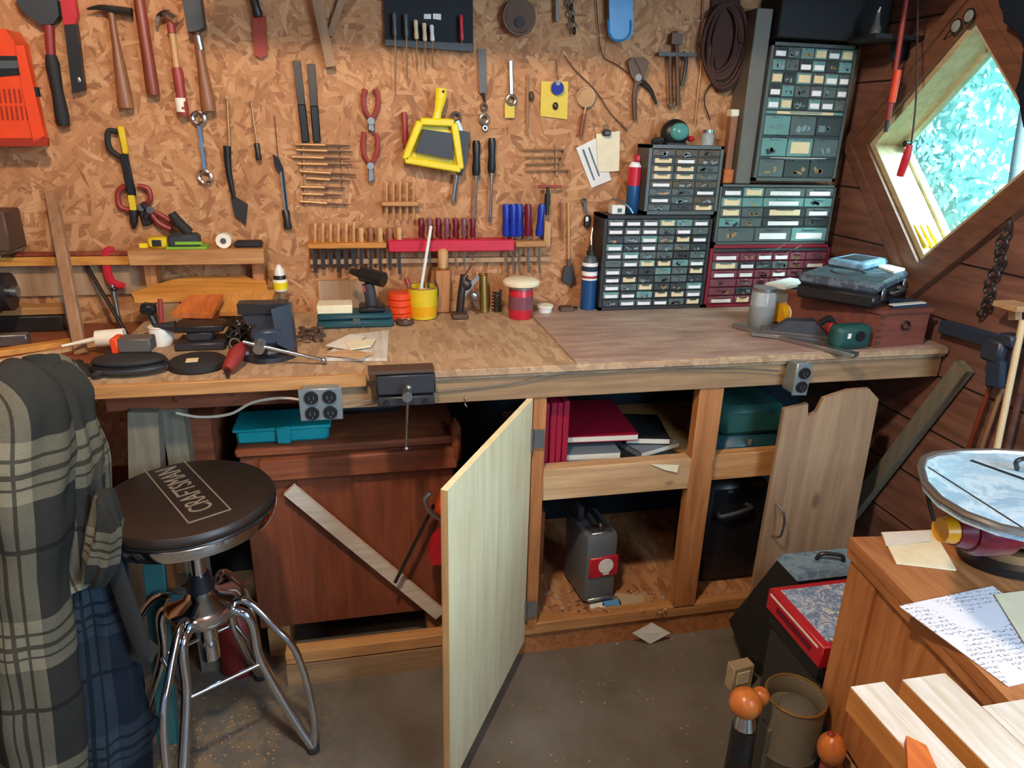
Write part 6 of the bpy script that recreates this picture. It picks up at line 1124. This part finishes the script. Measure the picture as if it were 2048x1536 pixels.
one('brown_plank', 'dark brown plank under the sawn boards beside the egg-shaped knob', 'plank', M().prism([T(1690, 1455, .31), T(1725, 1445, .31), T(1860, 1600, .31), T(1690, 1600, .31)], (0, 0, -.02)).prism([T(1700, 1500, .29), T(1720, 1500, .29), T(1720, 1530, .29), T(1700, 1530, .29)], (0, 0, -.29)), 'stick_wood', T(1720, 1500, .3))
one('wood_wedge', 'small pointed golden wedge on the lower edge of the leftmost sawn board', 'wood wedge', M().prism([T(1808, 1486, zl+.001), T(1848, 1506, zl+.001), T(1880, 1575, zl+.001), T(1812, 1560, zl+.001)], (0, 0, .012)), 'pine_orange_y', T(1830, 1510, zl))
# black case with blue-grey top, red box, crate
thing('carry_case', 'large black case with a blue-grey lid and handle behind the red box', 'case', (1.08, -.85, 0), [('case_body', 'black_matt', M().hull([(.972, -.895, .462), (1.172, -.90, .462), (1.172, -.982, .462), (.972, -.982, .462), (1.012, -.673, .10), (1.2, -.673, .10), (.985, -.78, .10), (1.022, -.84, .10), (1.06, -.68, 0), (1.08, -.75, 0), (1.2, -.68, 0), (1.19, -.982, 0), (1.05, -.982, .10)])), ('lid', 'dusty_steel', M().hull([(.972, -.893, .4625), (1.174, -.898, .4625), (1.174, -.984, .4625), (.970, -.984, .4625), (.980, -.90, .482), (1.165, -.905, .482), (1.165, -.978, .482), (.978, -.978, .482)])), ('handle', 'black_plastic', M().curve([(1.05, -.935, .482), (1.06, -.94, .50), (1.10, -.955, .50), (1.11, -.955, .482)], .005, 8))])
thing('storage_crate', 'dark brown crate under the red printed box', 'crate', (1.0, -1.09, 0), [('crate_body', 'crate_dark', M().bx(.91, 1.10, -1.185, -.993, 0, .36, .006)), ('rim', 'black_plastic', M().bx(.902, 1.108, -1.192, -.990, .36, .403, .008)), ('steel_hook', 'steel', M().curve([(.925, -1.188, .345), (.94, -1.197, .335), (.985, -1.197, .335)], .003, 6))])
rz = .404
thing('printed_box', 'bright red box with a blue and white picture on its lid', 'box', (1.0, -1.09, rz), [('carton', 'red_plastic', M().bx(.894, 1.10, -1.195, -.988, rz, rz+.055, .003)), ('lid_picture', 'parts_picture', M().bx(.914, 1.09, -1.18, -1.005, rz+.055, rz+.0565)), ('side_stripe', 'white_paper', M().bx(.8925, .894, -1.18, -1.0, rz+.042, rz+.047)), ('side_lettering', 'maroon', M().bx(.8925, .8942, -1.16, -1.03, rz+.018, rz+.032))])
sb_ = T(1487, 1372, 0)+V(-.05, -.06, 0)
sb_ = T(1487, 1345, .045); sb_.z = 0
thing('sanding_block', 'beige cardboard pack standing on the floor beside the black case', 'pack', sb_, [('pack', 'sponge_beige', M().box(sb_+V(-.012, .0, .040), (.066, .035, .08), (0, 0, .1), .003)), ('label', 'cream_paper', M().box(sb_+V(-.012, -.019, .045), (.04, .002, .04), (0, 0, .1)))])
# drum and turned knobs
dq = T(1592, 1390, .40); dx_, dy_ = dq.x, dq.y
thing('metal_drum', 'olive grey metal drum with an open rim in the lower right foreground', 'drum', (dx_, dy_, 0), [('drum_wall', 'vac_olive', M().lathe((dx_, dy_, 0), [(0, .054), (.004, .058), (.27, .058), (.275, .061), (.28, .058), (.395, .058), (.40, .056), (.395, .052), (.36, .050), (.355, .04)], n=40)), ('rim', 'brass', M().torus((dx_, dy_, .40), .057, .0028, (0, 0, 1), 40, 8)), ('inner_lid', 'saw_grey', M().lathe((dx_+.008, dy_, .356), [(0, .036), (.014, .036), (.018, .030)], n=26)), ('side_rib', 'vac_olive', M().bx(dx_-.064, dx_-.045, dy_-.02, dy_+.012, .0, .34, .003))])
k1 = T(1492, 1402, .42)
thing('turned_mallet', 'glossy orange wooden mallet head on a black handle left of the drum', 'mallet', (k1.x, k1.y, 0), [('ball', 'ash_turned', M().ell((k1.x, k1.y, .415), (.032, .031, .030), 28)), ('side_knob', 'ash_turned', M().ell((k1.x+.034, k1.y+.006, .42), (.018, .018, .019), 20)), ('neck', 'chrome', M().cyl((k1.x+.004, k1.y, .392), (k1.x+.004, k1.y-.004, .36), .016, .022, 18)), ('black_handle', 'black_plastic', M().sweep([(k1.x+.004, k1.y-.004, .36), (k1.x+.004, k1.y-.005, .20), (k1.x+.004, k1.y-.006, .0)], [.024, .026, .026], 18)), ('foot_light', 'red_grip', M().cyl((k1.x+.004, k1.y-.028, .27), (k1.x+.004, k1.y-.034, .27), .010, n=14))])
k2 = T(1663, 1497, .36)
thing('turned_finial', 'egg-shaped orange wooden finial right of the drum', 'finial', (k2.x, k2.y, 0), [('finial_body', 'ash_turned', M().ell((k2.x, k2.y, .36), (.026, .026, .034), 26)), ('tip', 'red_dull', M().ell((k2.x-.004, k2.y+.004, .392), (.008, .008, .005), 12)), ('stem', 'chest_wood', M().cyl((k2.x, k2.y, 0), (k2.x, k2.y, .335), .014, n=16))])  # turned wooden finial on a stem
